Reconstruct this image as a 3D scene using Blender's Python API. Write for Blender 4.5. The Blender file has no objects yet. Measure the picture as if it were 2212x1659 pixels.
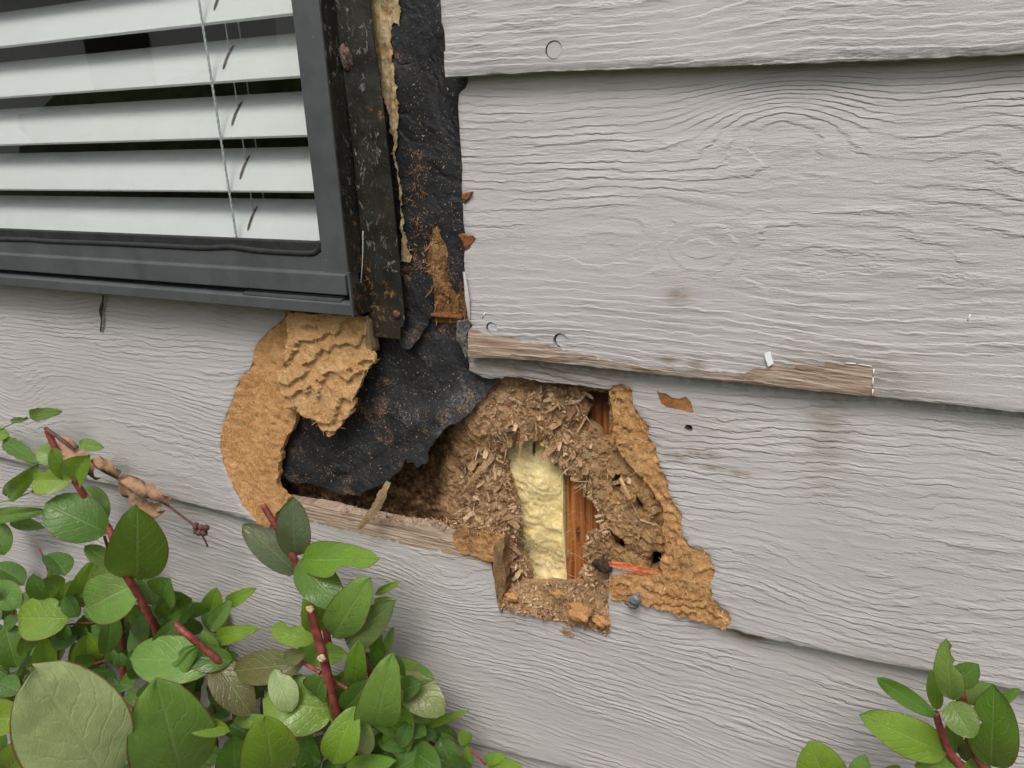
import bpy, math, random
import numpy as np
from mathutils import Vector, Matrix
from mathutils.geometry import delaunay_2d_cdt

# ------------------------------------------------------------------ camera
W, H = 2212.0, 1659.0          # working picture size the measurements were taken in
F = 1530.0
CAM = np.array([0.2510, -0.4767, 0.1670])
R = np.array([[0.91693, 0.39801, -0.0287], [0.1101, -0.32149, -0.94049], [-0.38355, 0.85921, -0.3386]])
scene = bpy.context.scene
cam = bpy.data.cameras.new('camera')
cam.sensor_width = 36.0
cam.lens = 36.0 * F / W
cam.clip_start = 0.01
cam.clip_end = 500
camo = bpy.data.objects.new('camera', cam)
scene.collection.objects.link(camo)
camo.matrix_world = Matrix(((R[0][0], -R[1][0], -R[2][0], CAM[0]), (R[0][1], -R[1][1], -R[2][1], CAM[1]),
                            (R[0][2], -R[1][2], -R[2][2], CAM[2]), (0, 0, 0, 1)))
scene.camera = camo
# ------------------------------------------------------------------ light
SUN_EL, SUN_AZ = math.radians(58), math.radians(172)     # azimuth from +Y clockwise
world = bpy.data.worlds.new('World'); scene.world = world
world.use_nodes = True
wn = world.node_tree; wn.nodes.clear()
sky = wn.nodes.new('ShaderNodeTexSky'); sky.sky_type = 'NISHITA'; sky.sun_disc = False
sky.sun_elevation = SUN_EL; sky.sun_rotation = SUN_AZ; sky.dust_density = 3.0; sky.air_density = 1.0
hs = wn.nodes.new('ShaderNodeHueSaturation'); hs.inputs['Saturation'].default_value = 0.16
bg = wn.nodes.new('ShaderNodeBackground'); bg.inputs['Strength'].default_value = 0.128
wo = wn.nodes.new('ShaderNodeOutputWorld')
wn.links.new(sky.outputs[0], hs.inputs['Color']); wn.links.new(hs.outputs[0], bg.inputs[0]); wn.links.new(bg.outputs[0], wo.inputs[0])
sun = bpy.data.lights.new('sun', 'SUN'); sun.energy = 1.7; sun.angle = math.radians(26); sun.color = (1.0, 0.955, 0.89)
suno = bpy.data.objects.new('sun', sun); scene.collection.objects.link(suno)
sd = Vector((math.sin(SUN_AZ) * math.cos(SUN_EL), math.cos(SUN_AZ) * math.cos(SUN_EL), math.sin(SUN_EL)))
suno.rotation_euler = sd.to_track_quat('Z', 'Y').to_euler()
scene.view_settings.view_transform = 'Standard'; scene.view_settings.look = 'None'
scene.view_settings.exposure = 0.42; scene.view_settings.gamma = 1.0
scene.cycles.max_bounces = 6

# ------------------------------------------------------------------ helpers
rng = np.random.default_rng(7); random.seed(7)
C = scene.collection

def P(x, y, Y=0.0):
    d = R.T @ np.array([(x - W / 2) / F, (y - H / 2) / F, 1.0])
    t = (Y - CAM[1]) / d[1]
    return CAM + d * t

def proj(X, Y, Z):
    q = np.stack([X - CAM[0], Y - CAM[1], Z - CAM[2]])
    q = R @ q.reshape(3, -1)
    return W / 2 + F * q[0] / q[2], H / 2 + F * q[1] / q[2]
# measured crops -> working picture
c0 = lambda x, y: (x, y)
c1 = lambda x, y: (.4204 * x, .4204 * y)
c2 = lambda x, y: (606.4 + .4753 * x, .4753 * y)
c3 = lambda x, y: (424.5 + .3289 * x, 636.7 + .3289 * y)
c4 = lambda x, y: (940 + .3838 * x, 758 + .3838 * y)
c5 = lambda x, y: (.5066 * x, 818.7 + .5066 * y)
c6 = lambda x, y: (485.1 + .3788 * x, 1030.9 + .3788 * y)
c7 = lambda x, y: (1576.7 + .3055 * x, 1152.2 + .3055 * y)
c8 = lambda x, y: (940 + .5752 * x, .5752 * y)

def poly(c, pts, Y=0.0):
    """crop points -> wall X,Z at depth Y (number or function of X,Z)"""
    out = []
    for p in pts:
        y = Y if not callable(Y) else 0.006
        q = P(*c(*p), y)
        if callable(Y):
            for _ in range(3):
                q = P(*c(*p), float(Y(np.array([q[0]]), np.array([q[2]]))[0]))
        out.append((q[0], q[2]))
    return out

_tab = np.random.default_rng(99).random((256, 256))
def vnoise(x, y):
    xi = np.floor(x).astype(int); yi = np.floor(y).astype(int)
    fx = x - xi; fy = y - yi
    fx = fx * fx * (3 - 2 * fx); fy = fy * fy * (3 - 2 * fy)
    a = _tab[xi & 255, yi & 255]; b = _tab[(xi + 1) & 255, yi & 255]
    c = _tab[xi & 255, (yi + 1) & 255]; d = _tab[(xi + 1) & 255, (yi + 1) & 255]
    return (a * (1 - fx) + b * fx) * (1 - fy) + (c * (1 - fx) + d * fx) * fy
def fbm(x, y, oct=4, s=0.0):
    r = 0; a = 0.5; t = 0
    for i in range(oct):
        r = r + a * vnoise(x * 2 ** i + 17.3 * i + s, y * 2 ** i + 5.1 * i + s * 1.7); t += a; a *= 0.5
    return r / t * 2 - 1
def sstep(a, b, x):
    t = np.clip((x - a) / (b - a), 0, 1)
    return t * t * (3 - 2 * t)

def inside(px, py, pol):
    r = np.zeros(px.shape, bool)
    n = len(pol)
    for i in range(n):
        x1, y1 = pol[i]; x2, y2 = pol[(i + 1) % n]
        c = ((y1 > py) != (y2 > py))
        if y1 != y2:
            r ^= c & (px < (x2 - x1) * (py - y1) / (y2 - y1) + x1)
    return r
def bdist(px, py, pol):
    d = np.full(px.shape, 1e9)
    n = len(pol)
    for i in range(n):
        x1, y1 = pol[i]; x2, y2 = pol[(i + 1) % n]
        dx, dy = x2 - x1, y2 - y1; L = dx * dx + dy * dy + 1e-18
        t = np.clip(((px - x1) * dx + (py - y1) * dy) / L, 0, 1)
        d = np.minimum(d, (px - x1 - t * dx) ** 2 + (py - y1 - t * dy) ** 2)
    return np.sqrt(d)

def jagged(pol, step, amp, seed=0.0, box=None):
    """subdivide an outline and push it in and out"""
    out = []; n = len(pol); s = 0.0
    for i in range(n):
        x1, y1 = pol[i]; x2, y2 = pol[(i + 1) % n]
        L = math.hypot(x2 - x1, y2 - y1); k = max(1, int(L / step))
        if box and (max(x1, x2) < box[0] or min(x1, x2) > box[1]):
            k = max(1, int(L / 0.05)); a = 0
        else:
            a = amp
        nx, ny = -(y2 - y1) / (L + 1e-9), (x2 - x1) / (L + 1e-9)
        for j in range(k):
            t = j / k
            o = 0.0
            if a and (j > 0):
                q = (s + t * L)
                o = a * float(fbm(np.array([q / 0.006]), np.array([seed * 3.1 + 2.2]), 4)[0]) * 1.6
            out.append((x1 + (x2 - x1) * t + nx * o, y1 + (y2 - y1) * t + ny * o))
        s += L
    return out

def tag(o, label=None, cat=None, group=None, kind=None):
    if label: o['label'] = label
    if cat: o['category'] = cat
    if group: o['group'] = group
    if kind: o['kind'] = kind
    return o
def mesh_obj(name, verts, faces, mat, parent=None, attrs=None, smooth=True, uvs=None):
    me = bpy.data.meshes.new(name)
    me.from_pydata([tuple(map(float, v)) for v in verts], [], faces)
    me.update()
    if smooth: me.polygons.foreach_set('use_smooth', [True] * len(me.polygons))
    if attrs:
        for k, v in attrs.items():
            a = me.attributes.new(k, 'FLOAT', 'POINT'); a.data.foreach_set('value', np.asarray(v, dtype=np.float32))
    if uvs is not None:
        uv = me.uv_layers.new(name='UVMap')
        li = np.zeros(len(me.loops), int); me.loops.foreach_get('vertex_index', li)
        uv.data.foreach_set('uv', np.asarray(uvs, dtype=np.float32)[li].ravel())
    if mat: me.materials.append(mat)
    o = bpy.data.objects.new(name, me); C.objects.link(o)
    if parent: o.parent = parent
    return o
def thing(name, label, cat, loc=(0, 0, 0), group=None):
    o = bpy.data.objects.new(name, None); C.objects.link(o); o.empty_display_size = 0.02
    return tag(o, label, cat, group)

def patch(name, pol, spacing, yf, thick, mat, parent=None, attrf=None, holes=(), dense=None, coarse=0.03, back=True, smooth=True, edge_round=0.0):
    """triangulated sheet in the wall plane with a skirt; pol/holes lists of (X,Z); dense=(x0,x1,z0,z1) fine grid there"""
    xs = [p[0] for p in pol]; zs = [p[1] for p in pol]
    def grid(x0, x1, z0, z1, s):
        gx, gz = np.meshgrid(np.arange(x0, x1, s), np.arange(z0, z1, s))
        gx = gx + (rng.random(gx.shape) - .5) * s * .5; gz = gz + (rng.random(gz.shape) - .5) * s * .5
        return gx.ravel(), gz.ravel()
    if dense:
        gx, gz = grid(max(min(xs), dense[0]), min(max(xs), dense[1]), min(zs), max(zs), spacing)
        ax, az = grid(min(xs), max(xs), min(zs), max(zs), coarse)
        m = (ax < dense[0] - coarse * .3) | (ax > dense[1] + coarse * .3)
        gx = np.concatenate([gx, ax[m]]); gz = np.concatenate([gz, az[m]])
    else:
        gx, gz = grid(min(xs), max(xs), min(zs), max(zs), spacing)
    m = inside(gx, gz, pol)
    for h in holes: m &= ~inside(gx, gz, h)
    gx, gz = gx[m], gz[m]
    d = bdist(gx, gz, pol)
    for h in holes: d = np.minimum(d, bdist(gx, gz, h))
    m = d > spacing * .35
    gx, gz = gx[m], gz[m]
    V = [Vector(p) for p in pol]; E = [(i, (i + 1) % len(pol)) for i in range(len(pol))]
    for h in holes:
        b = len(V); V += [Vector(p) for p in h]; E += [(b + i, b + (i + 1) % len(h)) for i in range(len(h))]
    V += [Vector((float(a), float(b))) for a, b in zip(gx, gz)]
    ov, oe, of, *_ = delaunay_2d_cdt(V, E, [], 0, 1e-7)
    ov = np.array([(v[0], v[1]) for v in ov]); of = np.array(of)
    cen = ov[of].mean(1)
    m = inside(cen[:, 0], cen[:, 1], pol)
    for h in holes: m &= ~inside(cen[:, 0], cen[:, 1], h)
    of = of[m]
    X, Z = ov[:, 0], ov[:, 1]
    Yv = yf(X, Z) * np.ones_like(X)
    if edge_round:
        dd = bdist(X, Z, pol)
        Yv = Yv + edge_round * (1 - sstep(0, edge_round * 1.6, dd))
    # orient towards -Y
    a, b, c = ov[of[:, 0]], ov[of[:, 1]], ov[of[:, 2]]
    cr = (b[:, 0] - a[:, 0]) * (c[:, 1] - a[:, 1]) - (b[:, 1] - a[:, 1]) * (c[:, 0] - a[:, 0])
    of[cr < 0] = of[cr < 0][:, ::-1]
    verts = np.stack([X, Yv, Z], 1)
    faces = [tuple(int(i) for i in f) for f in of]
    # boundary edges
    cnt = {}
    for f in faces:
        for i in range(3):
            e = (f[i], f[(i + 1) % 3]); cnt[e] = 1
    bed = [e for e in cnt if (e[1], e[0]) not in cnt]
    nv = len(verts)
    at = attrf(X, Z) if attrf else {}
    if thick > 0:
        bv = sorted({i for e in bed for i in e})
        fm = {i: nv + k for k, i in enumerate(bv)}
        bm = {i: nv + len(bv) + k for k, i in enumerate(bv)}
        front = verts[bv]; rear = front.copy(); rear[:, 1] += thick
        verts = np.concatenate([verts, front, rear])
        for a_, b_ in bed: faces.append((b_, a_, bm[a_], bm[b_]) if False else (fm[b_], fm[a_], bm[a_], bm[b_]))
        for k in at: at[k] = np.concatenate([at[k], at[k][bv], at[k][bv]])
        if back:
            base = len(verts)
            v2 = verts[:nv].copy(); v2[:, 1] += thick * .999
            nf = [f[::-1] for f in faces[:len(of)]]
            verts = np.concatenate([verts, v2])
            faces += [tuple(i + base for i in f) for f in nf]
            for k in at: at[k] = np.concatenate([at[k], at[k][:nv]])
    return mesh_obj(name, verts, faces, mat, parent, at, smooth)

def box(name, x0, x1, y0, y1, z0, z1, mat, parent=None, bev=0.0):
    v = [(x, y, z) for x in (x0, x1) for y in (y0, y1) for z in (z0, z1)]
    f = [(0, 1, 3, 2), (4, 6, 7, 5), (0, 4, 5, 1), (2, 3, 7, 6), (0, 2, 6, 4), (1, 5, 7, 3)]
    o = mesh_obj(name, v, f, mat, parent, smooth=False)
    if bev:
        b = o.modifiers.new('bevel', 'BEVEL'); b.width = bev; b.segments = 2; b.limit_method = 'ANGLE'
    return o
def extrude_x(name, prof, x0, x1, mat, parent=None, bev=0.0008, seg=1):
    n = len(prof); v = []
    for k in range(seg + 1):
        x = x0 + (x1 - x0) * k / seg
        v += [(x, p[0], p[1]) for p in prof]
    f = []
    for k in range(seg):
        for i in range(n):
            j = (i + 1) % n
            f.append((k * n + i, k * n + j, (k + 1) * n + j, (k + 1) * n + i))
    f.append(tuple(range(n))[::-1]); f.append(tuple(seg * n + i for i in range(n)))
    o = mesh_obj(name, v, f, mat, parent, smooth=False)
    import bmesh
    bm = bmesh.new(); bm.from_mesh(o.data); bmesh.ops.recalc_face_normals(bm, faces=bm.faces); bm.to_mesh(o.data); bm.free()
    if bev:
        b = o.modifiers.new('bevel', 'BEVEL'); b.width = bev; b.segments = 2; b.limit_method = 'ANGLE'; b.angle_limit = math.radians(25)
    return o
def tube(name, pts, radii, mat, parent=None, sides=8, cap=True, twist=None):
    pts = [Vector(p) for p in pts]; v = []; f = []
    n = len(pts)
    for i, p in enumerate(pts):
        t = (pts[min(i + 1, n - 1)] - pts[max(i - 1, 0)]).normalized()
        a = t.cross(Vector((0.13, 1, 0.2))).normalized(); b = t.cross(a)
        r = radii[i] if hasattr(radii, '__len__') else radii
        for k in range(sides):
            th = 2 * math.pi * k / sides
            v.append(p + (a * math.cos(th) + b * math.sin(th)) * r)
    for i in range(n - 1):
        for k in range(sides):
            k2 = (k + 1) % sides
            f.append((i * sides + k, i * sides + k2, (i + 1) * sides + k2, (i + 1) * sides + k))
    if cap:
        f.append(tuple(range(sides))[::-1]); f.append(tuple((n - 1) * sides + k for k in range(sides)))
    return mesh_obj(name, v, f, mat, parent)
def smooth_path(pts, sub=6):
    pts = [Vector(p) for p in pts]; out = []
    n = len(pts)
    for i in range(n - 1):
        p0, p1, p2, p3 = pts[max(i - 1, 0)], pts[i], pts[i + 1], pts[min(i + 2, n - 1)]
        for k in range(sub):
            t = k / sub
            out.append(0.5 * ((2 * p1) + (p2 - p0) * t + (2 * p0 - 5 * p1 + 4 * p2 - p3) * t * t + (3 * p1 - p0 - 3 * p2 + p3) * t ** 3))
    out.append(pts[-1]); return out

# ------------------------------------------------------------------ materials
class M:
    def __init__(s, name, rough=0.6, spec=0.3):
        s.m = bpy.data.materials.new(name); s.m.use_nodes = True
        s.t = s.m.node_tree; s.b = s.t.nodes['Principled BSDF']
        s.b.inputs['Roughness'].default_value = rough; s.b.inputs['Specular IOR Level'].default_value = spec
        s.geo = s.t.nodes.new('ShaderNodeNewGeometry')
        s.pos = s.geo.outputs['Position']
    def n(s, typ, **kw):
        n = s.t.nodes.new(typ)
        for k, v in kw.items(): setattr(n, k, v)
        return n
    def link(s, a, b): s.t.links.new(a, b)
    def put(s, inp, v):
        if isinstance(v, bpy.types.NodeSocket): s.link(v, inp)
        elif isinstance(v, tuple): inp.default_value = v if len(v) in (4, 3) and len(inp.default_value) == len(v) else tuple(v) + (1.0,)
        else: inp.default_value = v
    def math(s, op, a, b=0.0, c=None, clamp=False):
        n = s.n('ShaderNodeMath', operation=op); n.use_clamp = clamp
        s.put(n.inputs[0], a); s.put(n.inputs[1], b)
        if c is not None: s.put(n.inputs[2], c)
        return n.outputs[0]
    def scaled(s, vec, sc, off=(0, 0, 0)):
        n = s.n('ShaderNodeMapping'); s.link(vec, n.inputs[0]); n.inputs['Scale'].default_value = sc; n.inputs['Location'].default_value = off
        return n.outputs[0]
    def noise(s, vec, scale, detail=4, rough=0.55, dist=0.0, color=False):
        n = s.n('ShaderNodeTexNoise'); s.link(vec, n.inputs['Vector'])
        n.inputs['Scale'].default_value = scale; n.inputs['Detail'].default_value = detail
        n.inputs['Roughness'].default_value = rough; n.inputs['Distortion'].default_value = dist
        return n.outputs['Color' if color else 0]
    def voro(s, vec, scale, feature='F1', out='Distance', rand=1.0):
        n = s.n('ShaderNodeTexVoronoi', feature=feature); s.link(vec, n.inputs['Vector']); n.inputs['Scale'].default_value = scale
        n.inputs['Randomness'].default_value = rand
        return n.outputs[out]
    def ramp(s, v, lo, hi, a=0.0, b=1.0, smooth=True):
        n = s.n('ShaderNodeMapRange'); n.interpolation_type = 'SMOOTHSTEP' if smooth else 'LINEAR'
        s.put(n.inputs[0], v); n.inputs[1].default_value = lo; n.inputs[2].default_value = hi; n.inputs[3].default_value = a; n.inputs[4].default_value = b
        return n.outputs[0]
    def mix(s, f, a, b, mode='MIX'):
        n = s.n('ShaderNodeMix', data_type='RGBA', blend_type=mode)
        s.put(n.inputs[0], f); s.put(n.inputs[6], a); s.put(n.inputs[7], b)
        return n.outputs[2]
    def attr(s, name):
        return s.n('ShaderNodeAttribute', attribute_name=name).outputs['Fac']
    def bump(s, h, dist, strength=1.0, normal=None):
        n = s.n('ShaderNodeBump'); s.put(n.inputs['Height'], h); n.inputs['Distance'].default_value = dist; n.inputs['Strength'].default_value = strength
        if normal: s.link(normal, n.inputs['Normal'])
        return n.outputs[0]
    def out(s, col=None, normal=None, rough=None):
        if col is not None: s.put(s.b.inputs['Base Color'], col)
        if normal is not None: s.link(normal, s.b.inputs['Normal'])
        if rough is not None: s.put(s.b.inputs['Roughness'], rough)
        return s.m

def mat_siding():
    m = M('painted_siding', .5, .35)
    g = m.attr('g')
    jag = m.noise(m.scaled(m.pos, (85, 85, 260)), 1.0, 4, .62)
    jag2 = m.noise(m.scaled(m.pos, (14, 14, 60), (3, 1, 2)), 1.0, 2, .5)
    rg = m.attr('rg')
    v = m.math('ADD', g, m.math('MULTIPLY', m.math('SUBTRACT', jag, .5), m.math('MULTIPLY', rg, .95)))
    v = m.math('ADD', v, m.math('MULTIPLY', m.math('SUBTRACT', jag2, .5), m.math('MULTIPLY', rg, .9)))
    fr = m.math('SUBTRACT', 1.0, m.math('FRACT', v))
    up = m.ramp(fr, 0.0, .74, 0, 1, False)
    dn = m.ramp(fr, .74, 1.0, 1, 0)
    saw = m.math('MINIMUM', up, dn)
    amp = m.ramp(m.noise(m.scaled(m.pos, (22, 22, 110), (5, 5, 5)), 1.0, 3), .32, .68, .12, 1.0)
    h = m.math('MULTIPLY', saw, amp)
    fine = m.noise(m.scaled(m.pos, (90, 90, 700)), 1.0, 3, .6)
    h = m.math('ADD', h, m.math('MULTIPLY', fine, .5))
    med = m.noise(m.scaled(m.pos, (40, 40, 190), (9, 2, 7)), 1.0, 3, .6)
    h = m.math('ADD', h, m.math('MULTIPLY', med, m.math('MULTIPLY', rg, .8)))
    h = m.math('MULTIPLY', h, m.ramp(m.noise(m.scaled(m.pos, (5, 5, 22), (2, 6, 1)), 1.0, 2), .36, .62, .35, 1.0))
    grit = m.noise(m.pos, 1500, 2, .6)
    h2 = m.math('ADD', h, m.math('MULTIPLY', grit, .32))
    bare = m.ramp(m.math('ADD', m.attr('bare'), m.math('MULTIPLY', m.math('SUBTRACT', m.noise(m.scaled(m.pos, (60, 60, 500)), 1.0, 4, .65), .5), .55)), .44, .56)
    nrm = m.bump(h2, .0011, .9)
    big = m.noise(m.scaled(m.pos, (4, 4, 9)), 1.0, 4, .6)
    paint = m.mix(m.ramp(big, .3, .7), (.412, .388, .384), (.462, .436, .430))
    # dirt collects as brownish smears, and specks
    smear = m.ramp(m.noise(m.scaled(m.pos, (25, 25, 140), (1, 8, 2)), 1.0, 5, .7), .66, .78, 0, .35)
    paint = m.mix(smear, paint, (.30, .25, .19))
    sp = m.ramp(m.voro(m.pos, 130), .035, .06, .75, 0)
    spm = m.math('MULTIPLY', sp, m.ramp(m.noise(m.pos, 9, 3), .46, .60))
    paint = m.mix(spm, paint, (.14, .11, .07))
    st = m.math('MULTIPLY', m.attr('stain'), m.ramp(m.noise(m.scaled(m.pos, (60, 60, 240)), 1.0, 4, .7), .3, .6, .35, 1.0), clamp=True)
    paint = m.mix(st, paint, (.19, .14, .09))
    wood = m.mix(m.ramp(m.noise(m.scaled(m.pos, (18, 18, 600)), 1.0, 4, .6), .35, .65), (.22, .145, .10), (.46, .36, .28))
    wood = m.mix(m.ramp(m.noise(m.scaled(m.pos, (40, 40, 90)), 1.0, 4, .7), .55, .75, 0, .8), wood, (.17, .13, .10))
    col = m.mix(bare, paint, wood)
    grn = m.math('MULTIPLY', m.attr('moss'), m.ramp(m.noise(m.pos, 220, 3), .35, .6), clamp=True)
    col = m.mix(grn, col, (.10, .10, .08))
    return m.out(col, nrm, m.math('ADD', .5, m.math('MULTIPLY', bare, .35)))

def mat_core(name, c_lo, c_hi, c_dark, dk=.35):
    m = M(name, .9, .1)
    big = m.noise(m.pos, 60, 4, .6)
    col = m.mix(m.ramp(big, .3, .7), c_lo, c_hi)
    fib = m.noise(m.pos, 330, 3, .75, 2.6)
    col = m.mix(m.ramp(fib, .52, .66, 0, .75), col, tuple(min(1, c * 1.35) for c in c_hi))
    col = m.mix(m.ramp(fib, .44, .32, 0, dk), col, c_dark)
    col = m.mix(m.math('MULTIPLY', m.attr('tan'), .75), col, m.mix(m.ramp(fib, .3, .7), (.50, .26, .10), (.72, .45, .22)))
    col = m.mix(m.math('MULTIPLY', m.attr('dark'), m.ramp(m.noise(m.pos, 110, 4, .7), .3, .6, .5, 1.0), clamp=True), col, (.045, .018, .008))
    h = m.math('ADD', m.math('MULTIPLY', m.noise(m.pos, 380, 4, .7, 1.5), 1.0), m.math('MULTIPLY', m.noise(m.pos, 1300, 3, .7, 1.0), .35))
    return m.out(col, m.bump(h, .0032, 1.0))

def mat_chip(name, a, b, c):
    m = M(name, .9, .1)
    r = m.attr('rnd')
    col = m.mix(m.ramp(r, 0, .5, 0, 1, False), a, b); col = m.mix(m.ramp(r, .5, 1, 0, 1, False), col, c)
    col = m.mix(m.ramp(m.noise(m.pos, 500, 3, .7), .35, .7, 0, .45), col, tuple(x * .45 for x in a))
    return m.out(col, m.bump(m.noise(m.scaled(m.pos, (900, 900, 500)), 1, 2), .0004, .6))

def mat_paper():
    m = M('black_building_paper', .7, .3)
    big = m.noise(m.pos, 28, 4, .6)
    col = m.mix(m.ramp(big, .3, .7), (.010, .010, .011), (.024, .025, .028))
    scuff = m.math('MULTIPLY', m.ramp(m.noise(m.pos, 24, 3, .6), .58, .7), m.ramp(m.noise(m.pos, 420, 4, .8), .46, .66, 0, .55))
    col = m.mix(scuff, col, (.24, .25, .26))
    dustmask = m.ramp(m.noise(m.scaled(m.pos, (1, 1, 1), (2, 7, 1)), 17, 5, .7), .42, .66, .0, .62)
    fib = m.noise(m.pos, 900, 3, .75, 1.0)
    d = m.ramp(m.math('ADD', fib, m.math('MULTIPLY', m.math('SUBTRACT', dustmask, .3), .46)), .60, .69, 0, .85)
    col = m.mix(d, col, (.30, .16, .085))
    dots = m.ramp(m.voro(m.pos, 420), .12, .2, .8, 0)
    dots = m.math('MULTIPLY', dots, m.ramp(m.voro(m.pos, 420, out='Color'), .55, .6))
    col = m.mix(dots, col, (.36, .22, .13))
    cre = m.math('ABSOLUTE', m.math('SUBTRACT', m.noise(m.pos, 26, 4, .55, .5), .5))
    return m.out(col, m.bump(m.math('ADD', m.noise(m.pos, 260, 4, .6), m.math('MULTIPLY', m.ramp(cre, 0, .10), .9)), .0012, .75), .62)

def mat_frame():
    m = M('grey_window_metal', .38, .45)
    col = m.mix(m.ramp(m.noise(m.pos, 40, 4, .6), .3, .7), (.062, .066, .071), (.080, .084, .088))
    dots = m.math('MULTIPLY', m.ramp(m.voro(m.pos, 190), .05, .09, .7, 0), m.ramp(m.noise(m.pos, 30, 2), .5, .6))
    col = m.mix(dots, col, (.42, .42, .40))
    sc = m.ramp(m.noise(m.scaled(m.pos, (60, 60, 900)), 1, 4, .7), .68, .76, 0, .3)
    col = m.mix(sc, col, (.22, .22, .21))
    return m.out(col, m.bump(m.noise(m.pos, 900, 2), .0003, .25), m.ramp(m.noise(m.pos, 70, 4), .3, .7, .32, .5))

def mat_bronze():
    m = M('aged_bronze_metal', .36, .5)
    col = m.mix(m.ramp(m.noise(m.pos, 35, 4, .6), .3, .7), (.011, .010, .008), (.026, .023, .017))
    mask = m.noise(m.scaled(m.pos, (1, 1, .5)), 26, 3, .6)
    r = m.math('MULTIPLY', m.ramp(mask, .50, .62), m.ramp(m.noise(m.pos, 190, 5, .7), .53, .62))
    col = m.mix(r, col, (.20, .095, .03))
    r2 = m.math('MULTIPLY', m.ramp(mask, .52, .42), m.ramp(m.noise(m.scaled(m.pos, (1, 1, .6)), 200, 5, .72, .8), .56, .64, 0, .8))
    col = m.mix(r2, col, (.20, .21, .20))
    dots = m.math('MULTIPLY', m.ramp(m.voro(m.pos, 260), .06, .12, .9, 0), m.ramp(m.voro(m.pos, 260, out='Color'), .62, .66))
    col = m.mix(dots, col, (.28, .21, .13))
    return m.out(col, m.bump(m.noise(m.pos, 500, 4, .6), .0006, .5), m.ramp(m.noise(m.pos, 90, 3), .3, .7, .3, .6))

def mat_cream():
    m = M('rotten_cream_trim', .9, .1)
    col = m.mix(m.ramp(m.noise(m.scaled(m.pos, (260, 260, 60)), 1, 5, .7), .3, .7), (.30, .19, .085), (.66, .52, .31))
    col = m.mix(m.ramp(m.noise(m.pos, 45, 4, .7), .56, .7, 0, .8), col, (.22, .11, .04))
    col = m.mix(m.ramp(m.noise(m.pos, 33, 3), .62, .7, 0, .5), col, (.24, .25, .12))
    return m.out(col, m.bump(m.noise(m.scaled(m.pos, (500, 500, 250)), 1, 5, .75), .002, .9))

def mat_stud():
    m = M('orange_brown_lumber', .55, .3)
    gr = m.noise(m.scaled(m.pos, (420, 420, 9)), 1, 4, .6)
    col = m.mix(m.ramp(gr, .35, .68), (.19, .055, .016), (.50, .195, .06))
    col = m.mix(m.ramp(m.noise(m.scaled(m.pos, (60, 60, 30)), 1, 4, .7), .60, .72, 0, .85), col, (.035, .02, .012))
    up = m.n('ShaderNodeSeparateXYZ'); m.link(m.pos, up.inputs[0])
    stn = m.math('MULTIPLY', m.ramp(up.outputs[2], -.070, -.035), m.ramp(m.noise(m.pos, 80, 4), .2, .6, .4, 1))
    col = m.mix(stn, col, (.045, .012, .006))
    return m.out(col, m.bump(gr, .0005, .5))

def mat_wool():
    m = M('yellow_glass_wool', .95, .05)
    v = m.scaled(m.pos, (30, 30, 70))
    f = m.noise(m.scaled(m.pos, (90, 90, 190)), 1, 5, .62, 1.8)
    col = m.mix(m.ramp(f, .3, .7), (.82, .62, .25), (.96, .82, .48))
    col = m.mix(m.ramp(m.noise(m.pos, 50, 4, .7), .58, .74, 0, .55), col, (.42, .27, .11))
    col = m.mix(m.ramp(m.noise(m.pos, 26, 2), .55, .7, 0, .4), col, (.80, .76, .54))
    m.b.inputs['Subsurface Weight'].default_value = 0.0
    return m.out(col, m.bump(f, .0015, .5))

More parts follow.
